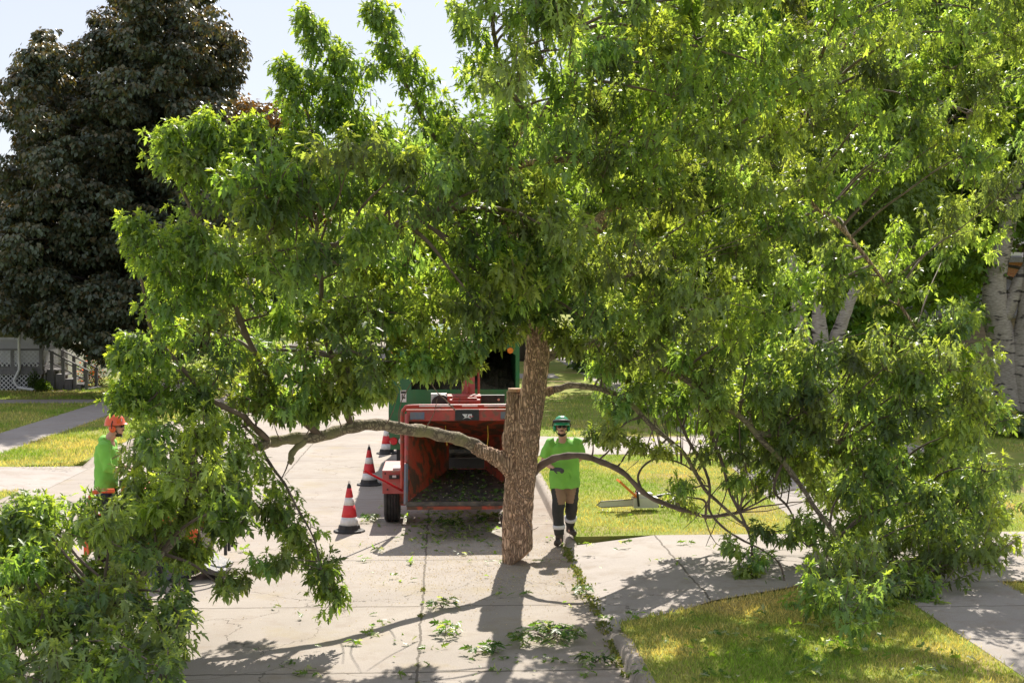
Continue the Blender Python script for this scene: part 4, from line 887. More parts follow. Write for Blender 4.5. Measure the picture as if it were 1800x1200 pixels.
def wheel(c, r, wd, parent, hub='chrome', treads=True):
    bm = B(); pr = [(r*.58, -wd/2), (r*.9, -wd/2), (r*.98, -wd*.42)]
    ng = 4
    for k in range(ng+1):
        z = -wd*.36+wd*.72*k/ng
        if k: pr += [(r, z-wd*.03)]
        if k < ng: pr += [(r, z+.0), (r, z+wd*.08)] ; pr += [(r*.965, z+wd*.085), (r*.965, z+wd*.115)]
    pr += [(r*.98, wd*.42), (r*.9, wd/2), (r*.58, wd/2), (r*.58, -wd/2)]
    pr = sorted(set(pr[3:-4]), key=lambda q: q[1]); pr = [(r*.58, -wd/2), (r*.9, -wd/2), (r*.98, -wd*.42)]+pr+[(r*.98, wd*.42), (r*.9, wd/2), (r*.58, wd/2), (r*.58, -wd/2)]
    lathe(bm, pr, seg=36); m = Matrix.Translation(Vector(c)) @ Matrix.Rotation(math.pi/2, 4, 'Y'); bmesh.ops.transform(bm, matrix=m, verts=bm.verts)
    bmesh.ops.recalc_face_normals(bm, faces=bm.faces)
    wobj = obj('wheel', bm, M['rubber'], parent)
    bm = B(); lathe(bm, [(0, -wd*.3), (r*.3, -wd*.32), (r*.35, -wd*.2), (r*.57, -wd*.35), (r*.585, -wd*.35), (r*.585, wd*.35), (r*.57, wd*.35), (r*.35, wd*.2), (r*.3, wd*.32), (0, wd*.3)], seg=28)
    bmesh.ops.transform(bm, matrix=m, verts=bm.verts); obj('rim', bm, M[hub], wobj, smooth=True)
    return wobj
for xx in (-.75, -.45, .85, 1.15): wheel((xx, 28.6, .48), .48, .26, tk)
for xx in (-.7, 1.1): wheel((xx, 33.2, .46), .46, .26, tk)
bm = B(); bx(bm, -.3, .7, TY+.3, 34, .6, .96); obj('chassis', bm, M['black'], tk)
bm = B(); prism(bm, [(31.6, .7), (34.6, .7), (34.6, 1.5), (33.7, 1.65), (33.3, 2.45), (31.6, 2.5)], -.9, 1.3, 'yz'); obj('cab', bm, M['white'], tk, bevel=.04)
bm = B(); bx(bm, -.6, 1.0, 31.57, 31.595, 1.75, 2.3); obj('cab_window', bm, M['glass'], tk)

# ------------------------------------------------------------------ chipper
ch = thing('wood_chipper', 'red towable wood chipper, its wide infeed hopper open towards the cut trunk', 'wood chipper', (.35, 22.6, 0))
FL, FR = -.545, 1.24
fb = lambda x: V3(x, 20.95, .555); ft = lambda x: V3(x, 21.7, 1.70)
TL, TR, TYh, Tz0, Tz1 = .08, .66, 22.95, .80, 1.20
bm = B()
slab(bm, [fb(FL), ft(FL), V3(TL, TYh, Tz1), V3(TL, TYh, Tz0)], .025, (-1, -.3, 0))
slab(bm, [fb(FR), V3(TR, TYh, Tz0), V3(TR, TYh, Tz1), ft(FR)], .025, (1, -.3, 0))
slab(bm, [ft(FL), ft(FR), V3(TR, TYh, Tz1), V3(TL, TYh, Tz1)], .02, (0, .2, 1))
obj('hopper', bm, M['rust'], ch)
bm = B(); slab(bm, [fb(FL), fb(FR), V3(TR, TYh, Tz0), V3(TL, TYh, Tz0)], .03, (0, 0, -1)); bx(bm, FL-.01, FR+.01, 20.90, 20.955, .50, .57); obj('feed_table', bm, M['steel'], ch)
bm = B(); bx(bm, FL, FR, 20.86, 20.898, .46, .505); obj('table_lip', bm, M['rust'], ch)
bm = B(); slab(bm, [V3(FL-.02, 21.66, 1.70), V3(FR+.02, 21.66, 1.70), V3(FR+.02, 21.72, 1.845), V3(FL-.02, 21.72, 1.845)], .04, (0, 1, -.4)); bx(bm, FL-.03, FR+.03, 21.72, 21.80, 1.83, 1.865); obj('hopper_header', bm, M['red'], ch)
bm = B(); tube(bm, [ft(FL)+V3(-.02, -.02, .1), fb(FL)+V3(-.02, -.02, .55)+V3(0, .36, .0)], .03, 4); obj('side_edge', bm, M['red'], ch)
bm = B(); tube(bm, [fb(FL)+V3(-.02, .34, .53), fb(FL)+V3(-.02, -.03, -.02)], .03, 4); obj('side_edge', bm, M['bluesteel'], ch); bm = B(); tube(bm, [ft(FR)+V3(.02, -.02, .1), fb(FR)+V3(.02, -.03, -.02)], .03, 4); obj('side_edge', bm, M['bluesteel'], ch)
def plate(name, u0, u1, mat, par, pz0=1.712, pz1=1.835, push=.006):
    bm = B(); a = at(u0, 730, 21.68).x; b = at(u1, 730, 21.68).x
    n_ = V3(0, -1, .4).normalized()
    slab(bm, [V3(a, 21.665, pz0)+n_*push, V3(b, 21.665, pz0)+n_*push, V3(b, 21.716, pz1)+n_*push, V3(a, 21.716, pz1)+n_*push], .006, n_)
    return obj(name, bm, mat, par)
plate('reflector', 721, 746, M['bluesteel'], ch, 1.72, 1.825); plate('reflector', 880, 905, M['bluesteel'], ch, 1.72, 1.825)
em = plate('badge_plate', 800, 842, M['black'], ch, 1.70, 1.862, .012)
bm = B(); n_ = V3(0, -1, .33).normalized()
def epos(a, b):   # a,b in 0..1 on the badge
    X = at(800, 730, 21.68).x+(at(842, 730, 21.68).x-at(800, 730, 21.68).x)*a; z = 1.71+.14*b
    return V3(X, 21.665+(z-1.70)*.4-.024, z)
for st in ([(.24, .78), (.40, .78), (.50, .30), (.43, .22)], [(.40, .78), (.47, .40), (.55, .72), (.50, .82)], [(.50, .25), (.58, .78), (.66, .80), (.58, .25)], [(.60, .78), (.66, .28), (.72, .30), (.68, .80)], [(.32, .12), (.50, .26), (.68, .12), (.60, .30), (.42, .30)]):
    slab(bm, [epos(*q) for q in st], .003, n_)
obj('emblem', bm, M['white'], em)
bm = B(); slab(bm, [epos(.58, .30), epos(.76, .36), epos(.76, .42), epos(.58, .40)], .003, n_); obj('emblem_stroke', bm, M['lampred'], em)
nd = 420; tx = RNG.random(nd); ty = RNG.random(nd)**1.6; yy = 20.95+2.0*ty; xa = FL+(TL-FL)*ty; xb = FR+(TR-FR)*ty
P = np.stack([xa+(xb-xa)*tx, yy, .562+.245*ty+RNG.uniform(.0, .03, nd)], 1); wh = RNG.random(nd) < .45
Cd = np.where(wh[:, None], np.array([.62, .56, .45]), np.array([.10, .17, .04]))*RNG.uniform(.6, 1.2, (nd, 1))
kind(link_mesh('chipper_debris', leafmesh('chipper_debris', P, norm(RNG.normal(size=(nd, 3))*np.array([1, 1, .2])), norm(RNG.normal(size=(nd, 3))*.4+np.array([0, 0, 1])), np.where(wh, .03, .09)*RNG.uniform(.6, 1.2, nd), Cd, KITE, KITE_F), M['grass']), 'stuff', 'wood chips and torn leaves lying on the feed table of the chipper', 'wood chips')
# throat and feed housing
bm = B(); bx(bm, TL-.0, TR+.0, TYh+.25, TYh+.27, .78, 1.2); obj('throat', bm, M['black'], ch)
bm = B(); cyl(bm, (TL, TYh+.12, 1.08), (TR, TYh+.12, 1.08), .11, seg=16)
for k in range(8):
    a = k*math.pi/4; box_at(bm, (.37, TYh+.12+math.cos(a)*.11, 1.08+math.sin(a)*.11), (.56, .025, .03), Matrix.Rotation(a, 3, 'X'))
obj('feed_roller', bm, M['steel'], ch)
bm = B(); bx(bm, -.25, 1.0, TYh+.3, 24.4, .55, 1.55); bx(bm, -.18, .84, 22.9, 23.5, 1.24, 1.66); bx(bm, .02, .72, 23.0, 23.7, 1.662, 1.80); obj('housing', bm, M['red'], ch, bevel=.015)
bm = B(); bx(bm, .06, .62, 23.7, 24.25, 1.552, 1.93); cyl(bm, (.1, 23.6, 1.84), (.6, 23.6, 1.84), .05, seg=14); tube(bm, [(.14, 23.58, 1.90), (.55, 23.58, 1.90)], .014, 8); obj('roller_lift', bm, M['red'], ch, bevel=.01)
bm = B(); bx(bm, .44, 1.02, 23.85, 23.95, 1.80, 1.92); bx(bm, .44, 1.02, 23.84, 23.96, 1.922, 1.935)
obj('rubber_flap', bm, M['black'], ch)
for xx in (.58, .92):
    bm = B(); cyl(bm, (xx, 23.83, 1.86), (xx, 23.85, 1.86), .022, seg=10); obj('bolt', bm, M['chrome'], ch)
bm = B(); bx(bm, -.33, -.10, 23.2, 23.24, 1.62, 1.70); obj('side_decal', bm, M['white'], ch); bm = B(); bx(bm, -.22, .05, 24.28, 24.5, 1.75, 1.93); obj('side_decal', bm, M['white'], ch)
bm = B(); slab(bm, [V3(-.2, 23.195, 1.63), V3(-.13, 23.195, 1.69), V3(-.11, 23.195, 1.69), V3(-.15, 23.195, 1.63)], .003, (0, -1, 0)); obj('decal_stripe', bm, M['bluesteel'], ch)
bm = B(); cyl(bm, (-.05, 23.9, 1.78), (-.05, 24.3, 1.78), .16, seg=24); obj('air_filter', bm, M['black'], ch, smooth=False)
# discharge chute: rises and turns into the truck
bm = B()
bx(bm, .31, .53, 24.35, 24.62, 1.5, 2.72); slab(bm, [V3(.31, 24.4, 2.722), V3(.53, 24.4, 2.722), V3(.53, 26.0, 2.9), V3(.31, 26.0, 2.9)], .06, (0, 0, 1)); slab(bm, [V3(.31, 24.62, 2.45), V3(.31, 24.62, 2.72), V3(.31, 25.9, 2.88), V3(.31, 25.9, 2.62)], .02, (-1, 0, 0)); slab(bm, [V3(.53, 24.62, 2.45), V3(.53, 24.62, 2.72), V3(.53, 25.9, 2.88), V3(.53, 25.9, 2.62)], .02, (1, 0, 0))
obj('chute', bm, M['pinkred'], ch)
bm = B(); tube(bm, [(.60, 24.4, 1.9), (.60, 24.4, 2.62)], .02, 8); tube(bm, [(.40, 24.3, 1.85), (.42, 24.3, 2.05)], .03, 8); obj('chute_lever', bm, M['red'], ch)
# safety bar round the hopper
zb = at(780, 714, 21.9).z
bm = B(); tube(bm, catmull([V3(-.64, 21.95, .62), V3(-.64, 21.93, 1.2), V3(-.64, 21.9, zb-.16), V3(-.60, 21.9, zb-.04), V3(-.48, 21.9, zb), V3(.3, 21.9, zb), V3(1.16, 21.9, zb), V3(1.28, 21.9, zb-.05), V3(1.31, 21.9, zb-.18), V3(1.31, 21.95, .62)], 5), .033, 12)
for xx in (-.1, .78): bx(bm, xx, xx+.05, 21.85, 21.9, 1.84, zb-.01)
sb = obj('safety_bar', bm, M['red'], ch, smooth=True)
bm = B()
for a, b in ((-.38, .12), (.28, .52), (.62, 1.05)): tube(bm, [(a, 21.866, zb+.006), (b, 21.866, zb+.006)], .012, 6)
obj('bar_label', bm, M['white'], sb)
# striped guide bars
bm = B(); a, b = at(640, 827, 20.75), V3(-.64, 21.9, .60)
for k in range(2): pass
tube(bm, [a, b], .018, 8); gb = obj('guide_bar', bm, M['lampred'], ch)
bm = B(); o_ = V3(-.012, -.014, .012); tube(bm, [a+o_, b+o_], .0085, 6); obj('white_stripe', bm, M['white'], gb)
bm = B(); a, b = V3(1.36, 20.75, 1.06), V3(1.31, 21.9, .62); tube(bm, [a, b], .018, 8); obj('guide_bar', bm, M['lampred'], ch)
# fenders, wheels, tail lamp, frame
bm = B(); bx(bm, -.965, -.56, 22.3, 23.6, .50, .865); obj('fender', bm, M['pinkred'], ch, bevel=.012)
bm = B(); bx(bm, -.80, -.60, 22.35, 22.7, .868, .90); obj('fender_step', bm, M['white'], ch)
bm = B(); bx(bm, 1.26, 1.42, 22.3, 23.6, .50, .865); obj('fender', bm, M['pinkred'], ch, bevel=.012)
bm = B(); box_at(bm, at(693, 838, 22.28), (.16, .03, .06)); lb_ = obj('lamp_housing', bm, M['black'], ch)
bm = B(); box_at(bm, at(693, 837, 22.255), (.06, .02, .035)); obj('lens', bm, M['white'], lb_)
for (u, v) in ((677, 832), (706, 836), (681, 860), (709, 858)):
    bm = B(); cyl(bm, at(u, v, 22.28), at(u, v, 22.31), .014, seg=8); obj('fender_bolt', bm, M['black'], ch)
wheel((-.825, 22.75, .40), .40, .25, ch, 'white'); wheel((1.2, 22.75, .40), .40, .22, ch, 'white')
bm = B(); bx(bm, -.66, 1.1, 22.6, 22.85, .38, .5); bx(bm, -.70, -.60, 22.4, 22.6, .3, .52); bx(bm, .28, .42, 22.6, 26.1, .45, .56); bx(bm, -.5, -.4, 21.2, 24, .47, .54); bx(bm, 1.0, 1.1, 21.2, 24, .47, .54); obj('frame', bm, M['rust'], ch)
for (u, a, b) in ((784, (748, 20.95), (782, 20.9)), (858, (748, 20.95), (787, 20.9))):
    pass
bm = B(); tube(bm, catmull([at(783, 748, 21.9), at(784, 765, 21.8), at(786, 783, 21.7)], 4), .006, 6); obj('pull_cord', bm, M['yellow'], ch)
bm = B(); tube(bm, catmull([at(857, 748, 21.9), at(858, 765, 21.8), at(856, 787, 21.7)], 4), .007, 6); obj('pull_cord', bm, M['yellow'], ch)
# ------------------------------------------------------------------ cones
def cone():
    t = thing('traffic_cone', 'x', 'traffic cone', (0, 0, 0), 0, 'red and white traffic cones in a line beside the chipper')
    def rr(z): return .152-.118*(z-.06)/.60
    bm = B(); lathe(bm, [(0, .0), (.24, 0), (.245, .012), (.235, .028), (.19, .034), (.17, .05), (.16, .10), (.154, .105), (0, .105)], seg=10); obj('base', bm, M['rubber'], t, local=True)
    for z0, z1, m in ((.10, .225, 'conewhite'), (.225, .40, 'conered'), (.40, .515, 'conewhite'), (.515, .65, 'conered')):
        bm = B(); lathe(bm, [(0, z0), (rr(z0), z0), (rr(z1), z1), (0, z1)], seg=28); o = obj('red_band' if m == 'conered' else 'white_band', bm, M[m], t, local=True)
        for p in o.data.polygons: p.use_smooth = abs(p.normal.z) < .7
    bm = B(); lathe(bm, [(0, .65), (.036, .65), (.026, .695), (.012, .72), (0, .722)], seg=14); tube(bm, [(-.012, 0, .72), (-.012, 0, .75), (.012, 0, .75), (.012, 0, .72)], .005, 6); obj('tip', bm, M['black'], t, local=True)
    return t
c0 = cone()
for i, (u, v, lb) in enumerate(((614, 934, 'red and white traffic cone nearest the camera, left of the chipper wheel'), (649, 852, 'red and white traffic cone second from the camera, beside the red fender'), (680, 797, 'farthest red and white traffic cone, half behind the truck corner'))):
    if i == 0: t = c0
    else:
        t = c0.copy(); COL.objects.link(t)
        for chd in list(c0.children):
            q = chd.copy(); COL.objects.link(q); q.parent = t
    t.location = gp(u, v); t['label'] = lb; t.rotation_euler.z = i*.4
    t.scale = (1, 1, 1.03)

# ------------------------------------------------------------------ people
def person(name, label, loc, rotz, J, mats, face=True):
    """J: joints in metres, facing -Y"""
    t = thing(name, label, 'person', loc, rotz)
    V = lambda p: Vector(p)
    hd = V(J['head']); tilt = J.get('tilt', 0)
    HR = Matrix.Rotation(J.get('headturn', 0), 3, 'Z') @ Matrix.Rotation(tilt, 3, 'X')
    def H(x, y, z): return hd + HR @ Vector((x, y, z))
    bm = B()
    ell(bm, H(0, .012, .02), (.076, .095, .10), HR); ell(bm, H(0, -.018, -.045), (.058, .068, .072), HR)
    ell(bm, H(0, -.055, -.085), (.034, .03, .03), HR)
    tube(bm, [H(0, -.083, .012), H(0, -.103, -.028), H(0, -.093, -.038)], [.011, .018, .013], 8)
    for s in (-1, 1): ell(bm, H(s*.079, .01, -.01), (.011, .022, .033), HR, 10, 8); ell(bm, H(s*.040, -.074, -.012), (.024, .016, .022), HR, 10, 8)
    tube(bm, [H(-.026, -.083, -.062), H(0, -.092, -.058), H(.026, -.083, -.062)], [.007, .011, .007], 8)
    nk = V(J['neck']); tube(bm, [nk+V3(0, .01, -.08), nk, H(0, .01, -.06)], [.085, .062, .058], 14)
    ch_, pv = V(J['chest']), V(J['pelvis'])
    tube(bm, [pv, pv.lerp(ch_, .4), ch_, nk+V3(0, 0, -.05)], [.15, .15, .17, .1], 20, flat=.68, ref=(1, 0, 0))
    for s, k in ((-1, 'l'), (1, 'r')):
        sh, el, wr = V(J['sh'+k]), V(J['el'+k]), V(J['wr'+k])
        tube(bm, [sh, sh.lerp(el, .5), el, el.lerp(wr, .35), wr], [.058, .05, .042, .043, .028], 12)
        hp, kn, an = V(J['hip'+k]), V(J['kn'+k]), V(J['an'+k])
        tube(bm, [hp, hp.lerp(kn, .5), kn, kn.lerp(an, .35), an, an+V3(0, -.1, -.05)], [.085, .078, .055, .055, .038, .03], 12)
    bo = blob('body', bm, .011, M[mats['skin']], t, True, 3)
    # eyes and lips under the glasses, eyebrows
    for s in (-1, 1):
        bm = B(); ell(bm, H(s*.032, -.078, .008), (.012, .009, .008), HR, 10, 8); obj('eye', bm, M['white'], bo, True, smooth=True)
    # gloved hands: palm, four unequal fingers, thumb
    for s, k in ((-1, 'l'), (1, 'r')):
        wr = V(J['wr'+k]); d = V(J['hd'+k]).normalized(); up = V(J.get('pn'+k, (0, 0, 1))); up = (up-d*up.dot(d)).normalized(); sd = d.cross(up)
        bm = B(); tube(bm, [wr-d*.05, wr, wr+d*.04, wr+d*.085], [.037, .032, .042, .04], 14, flat=.5, ref=tuple(sd))
        for q, (o, ln, cu) in enumerate(((-.030, .068, .55), (-.010, .078, .6), (.010, .074, .7), (.029, .058, .8))):
            b0 = wr+d*.08+sd*o; cd = (d*math.cos(cu)-up*math.sin(cu)); ce = (d*math.cos(cu*2)-up*math.sin(cu*2))
            tube(bm, [b0, b0+d*.02, b0+d*.02+cd*ln*.45, b0+d*.02+cd*ln*.45+ce*ln*.4], [.0105, .011, .010, .008], 8)
        ts = -1 if s*J.get('thumb', 1) > 0 else 1
        b0 = wr+d*.02+sd*ts*.030; tube(bm, [b0, b0+(sd*ts*.6+d*.6).normalized()*.035, b0+(sd*ts*.5+d*.75-up*.3).normalized()*.07], [.014, .012, .009], 8)
        blob('glove', bm, .0045, M['glove'], t, True, 2)
    # clothes
    bm = B(); hem = V(J.get('hem', tuple(pv+V3(0, 0, -.10)))); wd = J.get('girth', .21)
    tube(bm, [hem, hem.lerp(ch_, .3), hem.lerp(ch_, .65), ch_, ch_+V3(0, 0, .10), nk+V3(0, .012, -.045), nk+V3(0, .012, -.01)], [wd, wd*.98, wd*.96, wd*1.0, wd*.93, .098, .078], 28, flat=.66, ref=(1, 0, 0))
    for s, k in ((-1, 'l'), (1, 'r')):
        sh, el, wr = V(J['sh'+k]), V(J['el'+k]), V(J['wr'+k])
        if J.get('long'): tube(bm, [sh+V3(-s*.06, 0, .012), sh, sh.lerp(el, .5), el, el.lerp(wr, .3)], [.07, .085, .077, .07, .058], 14)
        else: tube(bm, [sh+V3(-s*.06, 0, .012), sh, sh.lerp(el, .5), sh.lerp(el, .82)], [.07, .083, .082, .080], 14)
    if J.get('hood'): ell(bm, nk+V3(0, .07, -.03), (.12, .07, .07))
    def wr_(me):
        for v in me.vertices:
            p = v.co; v.co = p + v.normal*((.5-abs(noise.noise(Vector((p.x*6+p.z*5, p.y*5, p.z*4-p.x*5)))))*.026-.008 + noise.noise(Vector((p.x*14, p.y*12, p.z*9)))*.008)
    so_ = blob('shirt', bm, .011, M['shirt'], t, True, 3, wr_)
    bm = B()
    tube(bm, [pv+V3(0, 0, .08), pv, pv+V3(0, 0, -.1)], [.17, .185, .17], 22, flat=.72, ref=(1, 0, 0))
    for k in 'lr':
        hp, kn, an = V(J['hip'+k]), V(J['kn'+k]), V(J['an'+k])
        tube(bm, [hp+V3(0, 0, .02), hp.lerp(kn, .5), kn, kn.lerp(an, .45), an+V3(0, 0, .04)], [.115, .105, .088, .083, .074], 16)
    def tp_(me):
        wr_(me)
        me.materials.clear()
        for f in me.polygons:
            c = f.center
            f.material_index = 0
            if mats.get('panel') and c.z > .60 and c.y < pv.y+.02 and (abs(c.x-pv.x) < .11+.22*(c.z-.6)): f.material_index = 1
    tr_ = blob('trousers', bm, .011, [M[mats['trouser']], M[mats.get('panel', mats['trouser'])]], t, True, 3, tp_)
    if mats.get('band'):
        for k in 'lr':
            kn, an = V(J['kn'+k]), V(J['an'+k]); a, b = an.lerp(kn, .34), an.lerp(kn, .48)
            bm = B(); tube(bm, [a, b], [.089, .091], 18); obj('ankle_band', bm, M['reflect'], tr_, True, smooth=True)
    for k in 'lr':
        an = V(J['an'+k]); bm = B(); fy = V(J.get('ft'+k, (0, -1, 0))).normalized()
        tube(bm, [an+V3(0, 0, .12), an+V3(0, 0, .02), an+V3(0, 0, -.04)], [.062, .058, .058], 14)
        tube(bm, [an-fy*.06+V3(0, 0, -.045), an+fy*.05+V3(0, 0, -.045), an+fy*.14+V3(0, 0, -.055), an+fy*.19+V3(0, 0, -.062)], [.046, .050, .048, .034], 14)
        blob('boot', bm, .010, M['boot'], t, True, 2)
    # beard, glasses, helmet with ear muffs
    bm = B(); ell(bm, H(0, -.026, -.092), (.050, .055, .032), HR); o = obj('beard', bm, M['beard'], t, True, smooth=True)
    for v in o.data.vertices: v.co += noise.noise_vector(v.co*60)*.006
    bm = B(); tube(bm, [H(-.03, -.099, -.046), H(0, -.105, -.043), H(.03, -.099, -.046)], [.005, .008, .005], 8); obj('moustache', bm, M['beard'], t, True)
    bm = B()
    for s in (-1, 1): ell(bm, H(s*.035, -.093, .010), (.031, .010, .019), HR, 14, 8); tube(bm, [H(s*.064, -.088, .014), H(s*.080, -.01, .012)], .004, 6)
    tube(bm, [H(-.02, -.102, .016), H(.02, -.102, .016)], .005, 6); obj('sunglasses', bm, M['glass'], t, True, smooth=True)
    hc = H(0, .008, .045)
    bm = B(); prof = [(0, .125), (.04, .121), (.078, .102), (.103, .065), (.113, .02), (.115, -.005), (.120, -.008), (.120, -.014), (.108, -.012)]
    lathe(bm, prof, seg=32)
    for v in bm.verts:
        v.co.y *= 1.16
        if v.co.z < 0 and v.co.y < -.06: v.co.y -= .035*(1-(v.co.x/.12)**2)
    for s in (-.035, 0, .035): tube(bm, [V3(s, .09, .085), V3(s, 0, .123), V3(s, -.085, .09)], .007, 6)
    bmesh.ops.transform(bm, matrix=Matrix.Translation(hc) @ HR.to_4x4(), verts=bm.verts)
    hm = obj('helmet', bm, M[mats['helmet']], t, True, smooth=True)
    for s in (-1, 1):
        bm = B(); a, b = H(s*.080, .012, -.012), H(s*.122, .012, -.016); tube(bm, [a, a.lerp(b, .5), b], [.042, .045, .034], 18); obj('ear_muff', bm, M[mats['muff']], hm, True, smooth=True)
        bm = B(); tube(bm, [H(s*.118, .012, -.01), H(s*.130, .008, .05), H(s*.108, .0, .09)], .007, 6); obj('muff_arm', bm, M['black'], hm, True)
    bm = B(); tube(bm, catmull([H(-.084, -.01, .02), H(-.072, -.04, -.07), H(0, -.075, -.128), H(.072, -.04, -.07), H(.084, -.01, .02)], 4), .007, 6); obj('chin_strap', bm, M['black'], hm, True)
    if mats.get('visor'):
        bm = B(); c = [H(math.sin(a)*.122, -math.cos(a)*.140, .085+.01*math.cos(a)) for a in np.linspace(-1.4, 1.4, 12)]
        tube(bm, c, .010, 8, flat=2.2); obj('visor', bm, M['black'], hm, True, smooth=True)
    if mats.get('logo'):
        bm = B(); box_at(bm, H(*mats['logo']), (.03, .004, .03)) ; obj('helmet_sticker', bm, M['white'], hm, True)
    return t
pr = gp(990, 958, 0)
JR = dict(head=(-.03, -.06, 1.70), tilt=-.10, headturn=-.05, neck=(-.01, .0, 1.56), chest=(.01, .02, 1.34), pelvis=(.03, .03, .96),
          shl=(-.185, .01, 1.475), ell=(-.29, .0, 1.21), wrl=(-.15, -.19, 1.12), hdl=(.85, -.45, -.05), pnl=(.1, -.6, .8),
          shr=(.205, .02, 1.475), elr=(.27, .16, 1.24), wrr=(.12, .25, 1.10), hdr=(-1, .1, -.3), pnr=(0, 1, 0),
          hipl=(-.06, .02, .90), knl=(-.075, -.06, .50), anl=(-.06, -.05, .11), ftl=(-.35, -1, 0), hipr=(.125, .03, .90), knr=(.125, .06, .56), anr=(.12, .24, .21), ftr=(.3, -1, 0),
          hem=(.025, .02, .82), girth=.225)
person('person', 'person in green helmet, dark glasses and bright green t-shirt standing right of the trunk', (pr.x, pr.y, 0.01), 0, JR,
       dict(skin='skin', trouser='blackcloth', panel='brown', band=True, helmet='helmetgreen', muff='helmetgreen', visor=True))
pl = gp(195, 1010, 0)
JL = dict(head=(0, -.10, 1.68), tilt=-.05, headturn=-.1, neck=(0, -.02, 1.54), chest=(0, .02, 1.32), pelvis=(0, .05, .95),
          shl=(-.20, .01, 1.46), ell=(-.24, -.05, 1.18), wrl=(-.17, -.33, 1.12), hdl=(0, -1, -.1), shr=(.20, .01, 1.46), elr=(.25, -.02, 1.17), wrr=(.20, -.30, 1.10), hdr=(0, -1, -.15),
          hipl=(-.09, .03, .90), knl=(-.11, -.02, .5), anl=(-.12, .05, .10), hipr=(.09, .03, .90), knr=(.11, -.02, .5), anr=(.12, .05, .10), hem=(0, .03, .90), girth=.225, long=True, hood=True)
LY = 18.5; LXp = at(190, 800, LY).x
person('person', 'person in orange helmet and green hooded top riding the orange loader', (LXp, LY, .23), math.pi/2, JL,
       dict(skin='skin', trouser='navy', helmet='helmetorange', muff='helmetorange', logo=(-.05, -.10, .09)))
# ------------------------------------------------------------------ mini loader
ld = thing('mini_loader', 'orange stand-on tracked mini loader behind the lower left branches', 'loader', (-3.8, LY, 0))
bm = B(); bx(bm, -4.62, -4.15, LY-.35, LY+.35, .17, .225); obj('platform', bm, M['black'], ld)
bm = B(); prism(bm, [(-4.0, .35), (-2.75, .35), (-2.75, .75), (-2.95, 1.05), (-3.7, 1.18), (-4.0, 1.18)], LY-.33, LY+.33); obj('body', bm, M['orange'], ld, bevel=.03)
bm = B(); bx(bm, -4.05, -3.8, LY-.25, LY+.25, 1.182, 1.26)
for s in (-.15, .15): tube(bm, [(-3.9, LY+s, 1.25), (-3.93, LY+s, 1.38)], .014, 8)
obj('control_panel', bm, M['black'], ld)
bm = B(); tube(bm, catmull([V3(-4.55, LY-.36, .35), V3(-4.55, LY-.36, .95), V3(-4.45, LY-.36, 1.12), V3(-4.1, LY-.36, 1.14)], 4), .03, 10); bx(bm, -4.66, -4.62, LY-.3, LY+.3, .3, .85); bx(bm, -4.66, -4.1, LY-.40, LY-.37, .45, .85); obj('guard', bm, M['orange'], ld)
for s in (-1, 1):
    yc = LY+s*.42; bm = B(); pf = []
    for a in np.linspace(math.pi/2, 3*math.pi/2, 9): pf.append((-4.0+.22*math.cos(a), .22+.22*math.sin(a)))
    for a in np.linspace(-math.pi/2, math.pi/2, 9): pf.append((-2.9+.22*math.cos(a), .22+.22*math.sin(a)))
    prism(bm, pf, yc-.09, yc+.09)
    for k in range(14): x = -4.0+k*1.1/13; bx(bm, x-.02, x+.02, yc-.1, yc+.1, .438, .455); bx(bm, x-.02, x+.02, yc-.1, yc+.1, -.001, .004)
    tk_ = obj('track', bm, M['rubber'], ld)
    for x, r in ((-4.0, .15), (-3.65, .09), (-3.4, .09), (-3.15, .09), (-2.9, .15)):
        bm = B(); cyl(bm, (x, yc-.11, .22 if r > .1 else .12), (x, yc+.11, .22 if r > .1 else .12), r, seg=18); obj('roller', bm, M['bluesteel'], tk_)
    bm = B(); slab(bm, [V3(-3.9, LY+s*.37, 1.05), V3(-3.9, LY+s*.37, 1.2), V3(-2.6, LY+s*.37, .62), V3(-2.6, LY+s*.37, .48)], .05, (0, s, 0)); obj('lift_arm', bm, M['orange'], ld)
bm = B(); prism(bm, [(-2.62, .12), (-2.2, .04), (-2.2, .08), (-2.55, .2), (-2.58, .6), (-2.62, .6)], LY-.45, LY+.45); obj('bucket', bm, M['steel'], ld)
for yy in (-.3, 0, .3):
    bm = B(); tube(bm, catmull([V3(-2.6, LY+yy, .62), V3(-2.4, LY+yy, .72), V3(-2.2, LY+yy, .55), V3(-2.18, LY+yy, .3)], 4), .03, 8); obj('grapple_tine', bm, M['black'], ld)

ld.scale = (.72, 1, 1); ld.location.x = -3.95
# ------------------------------------------------------------------ chainsaw on the grass
g_ = gp(1112, 897, LAWN)
cs = thing('chainsaw', 'white and orange chainsaw lying on the right lawn, bar pointing left', 'chainsaw', tuple(g_), .05)
bm = B(); bx(bm, 0, .32, -.1, .1, .05, .19); bx(bm, .05, .25, -.08, .08, .192, .25); obj('engine_body', bm, M['white'], cs, True, bevel=.02)
bm = B(); tube(bm, catmull([V3(.32, 0, .2), V3(.5, 0, .22), V3(.56, 0, .1), V3(.40, 0, .05), V3(.3, 0, .07)], 4), .02, 8); obj('rear_handle', bm, M['black'], cs, True)
bm = B(); tube(bm, catmull([V3(.06, -.11, .08), V3(.04, -.13, .25), V3(.06, 0, .31), V3(.06, .12, .22)], 4), .015, 8); obj('front_handle', bm, M['black'], cs, True)
bm = B(); slab(bm, [V3(-.20, -.13, .42), V3(.02, -.13, .20), V3(.02, .12, .20), V3(-.20, .12, .42)], .03); obj('hand_guard', bm, M['lampor'], cs, True)
bm = B(); prism(bm, [(0, .08), (-.42, .06), (-.47, .09), (-.42, .135), (0, .16)], -.03, -.018); obj('guide_bar', bm, M['white'], cs, True); cs.scale = (1.25, 1.25, 1.15)
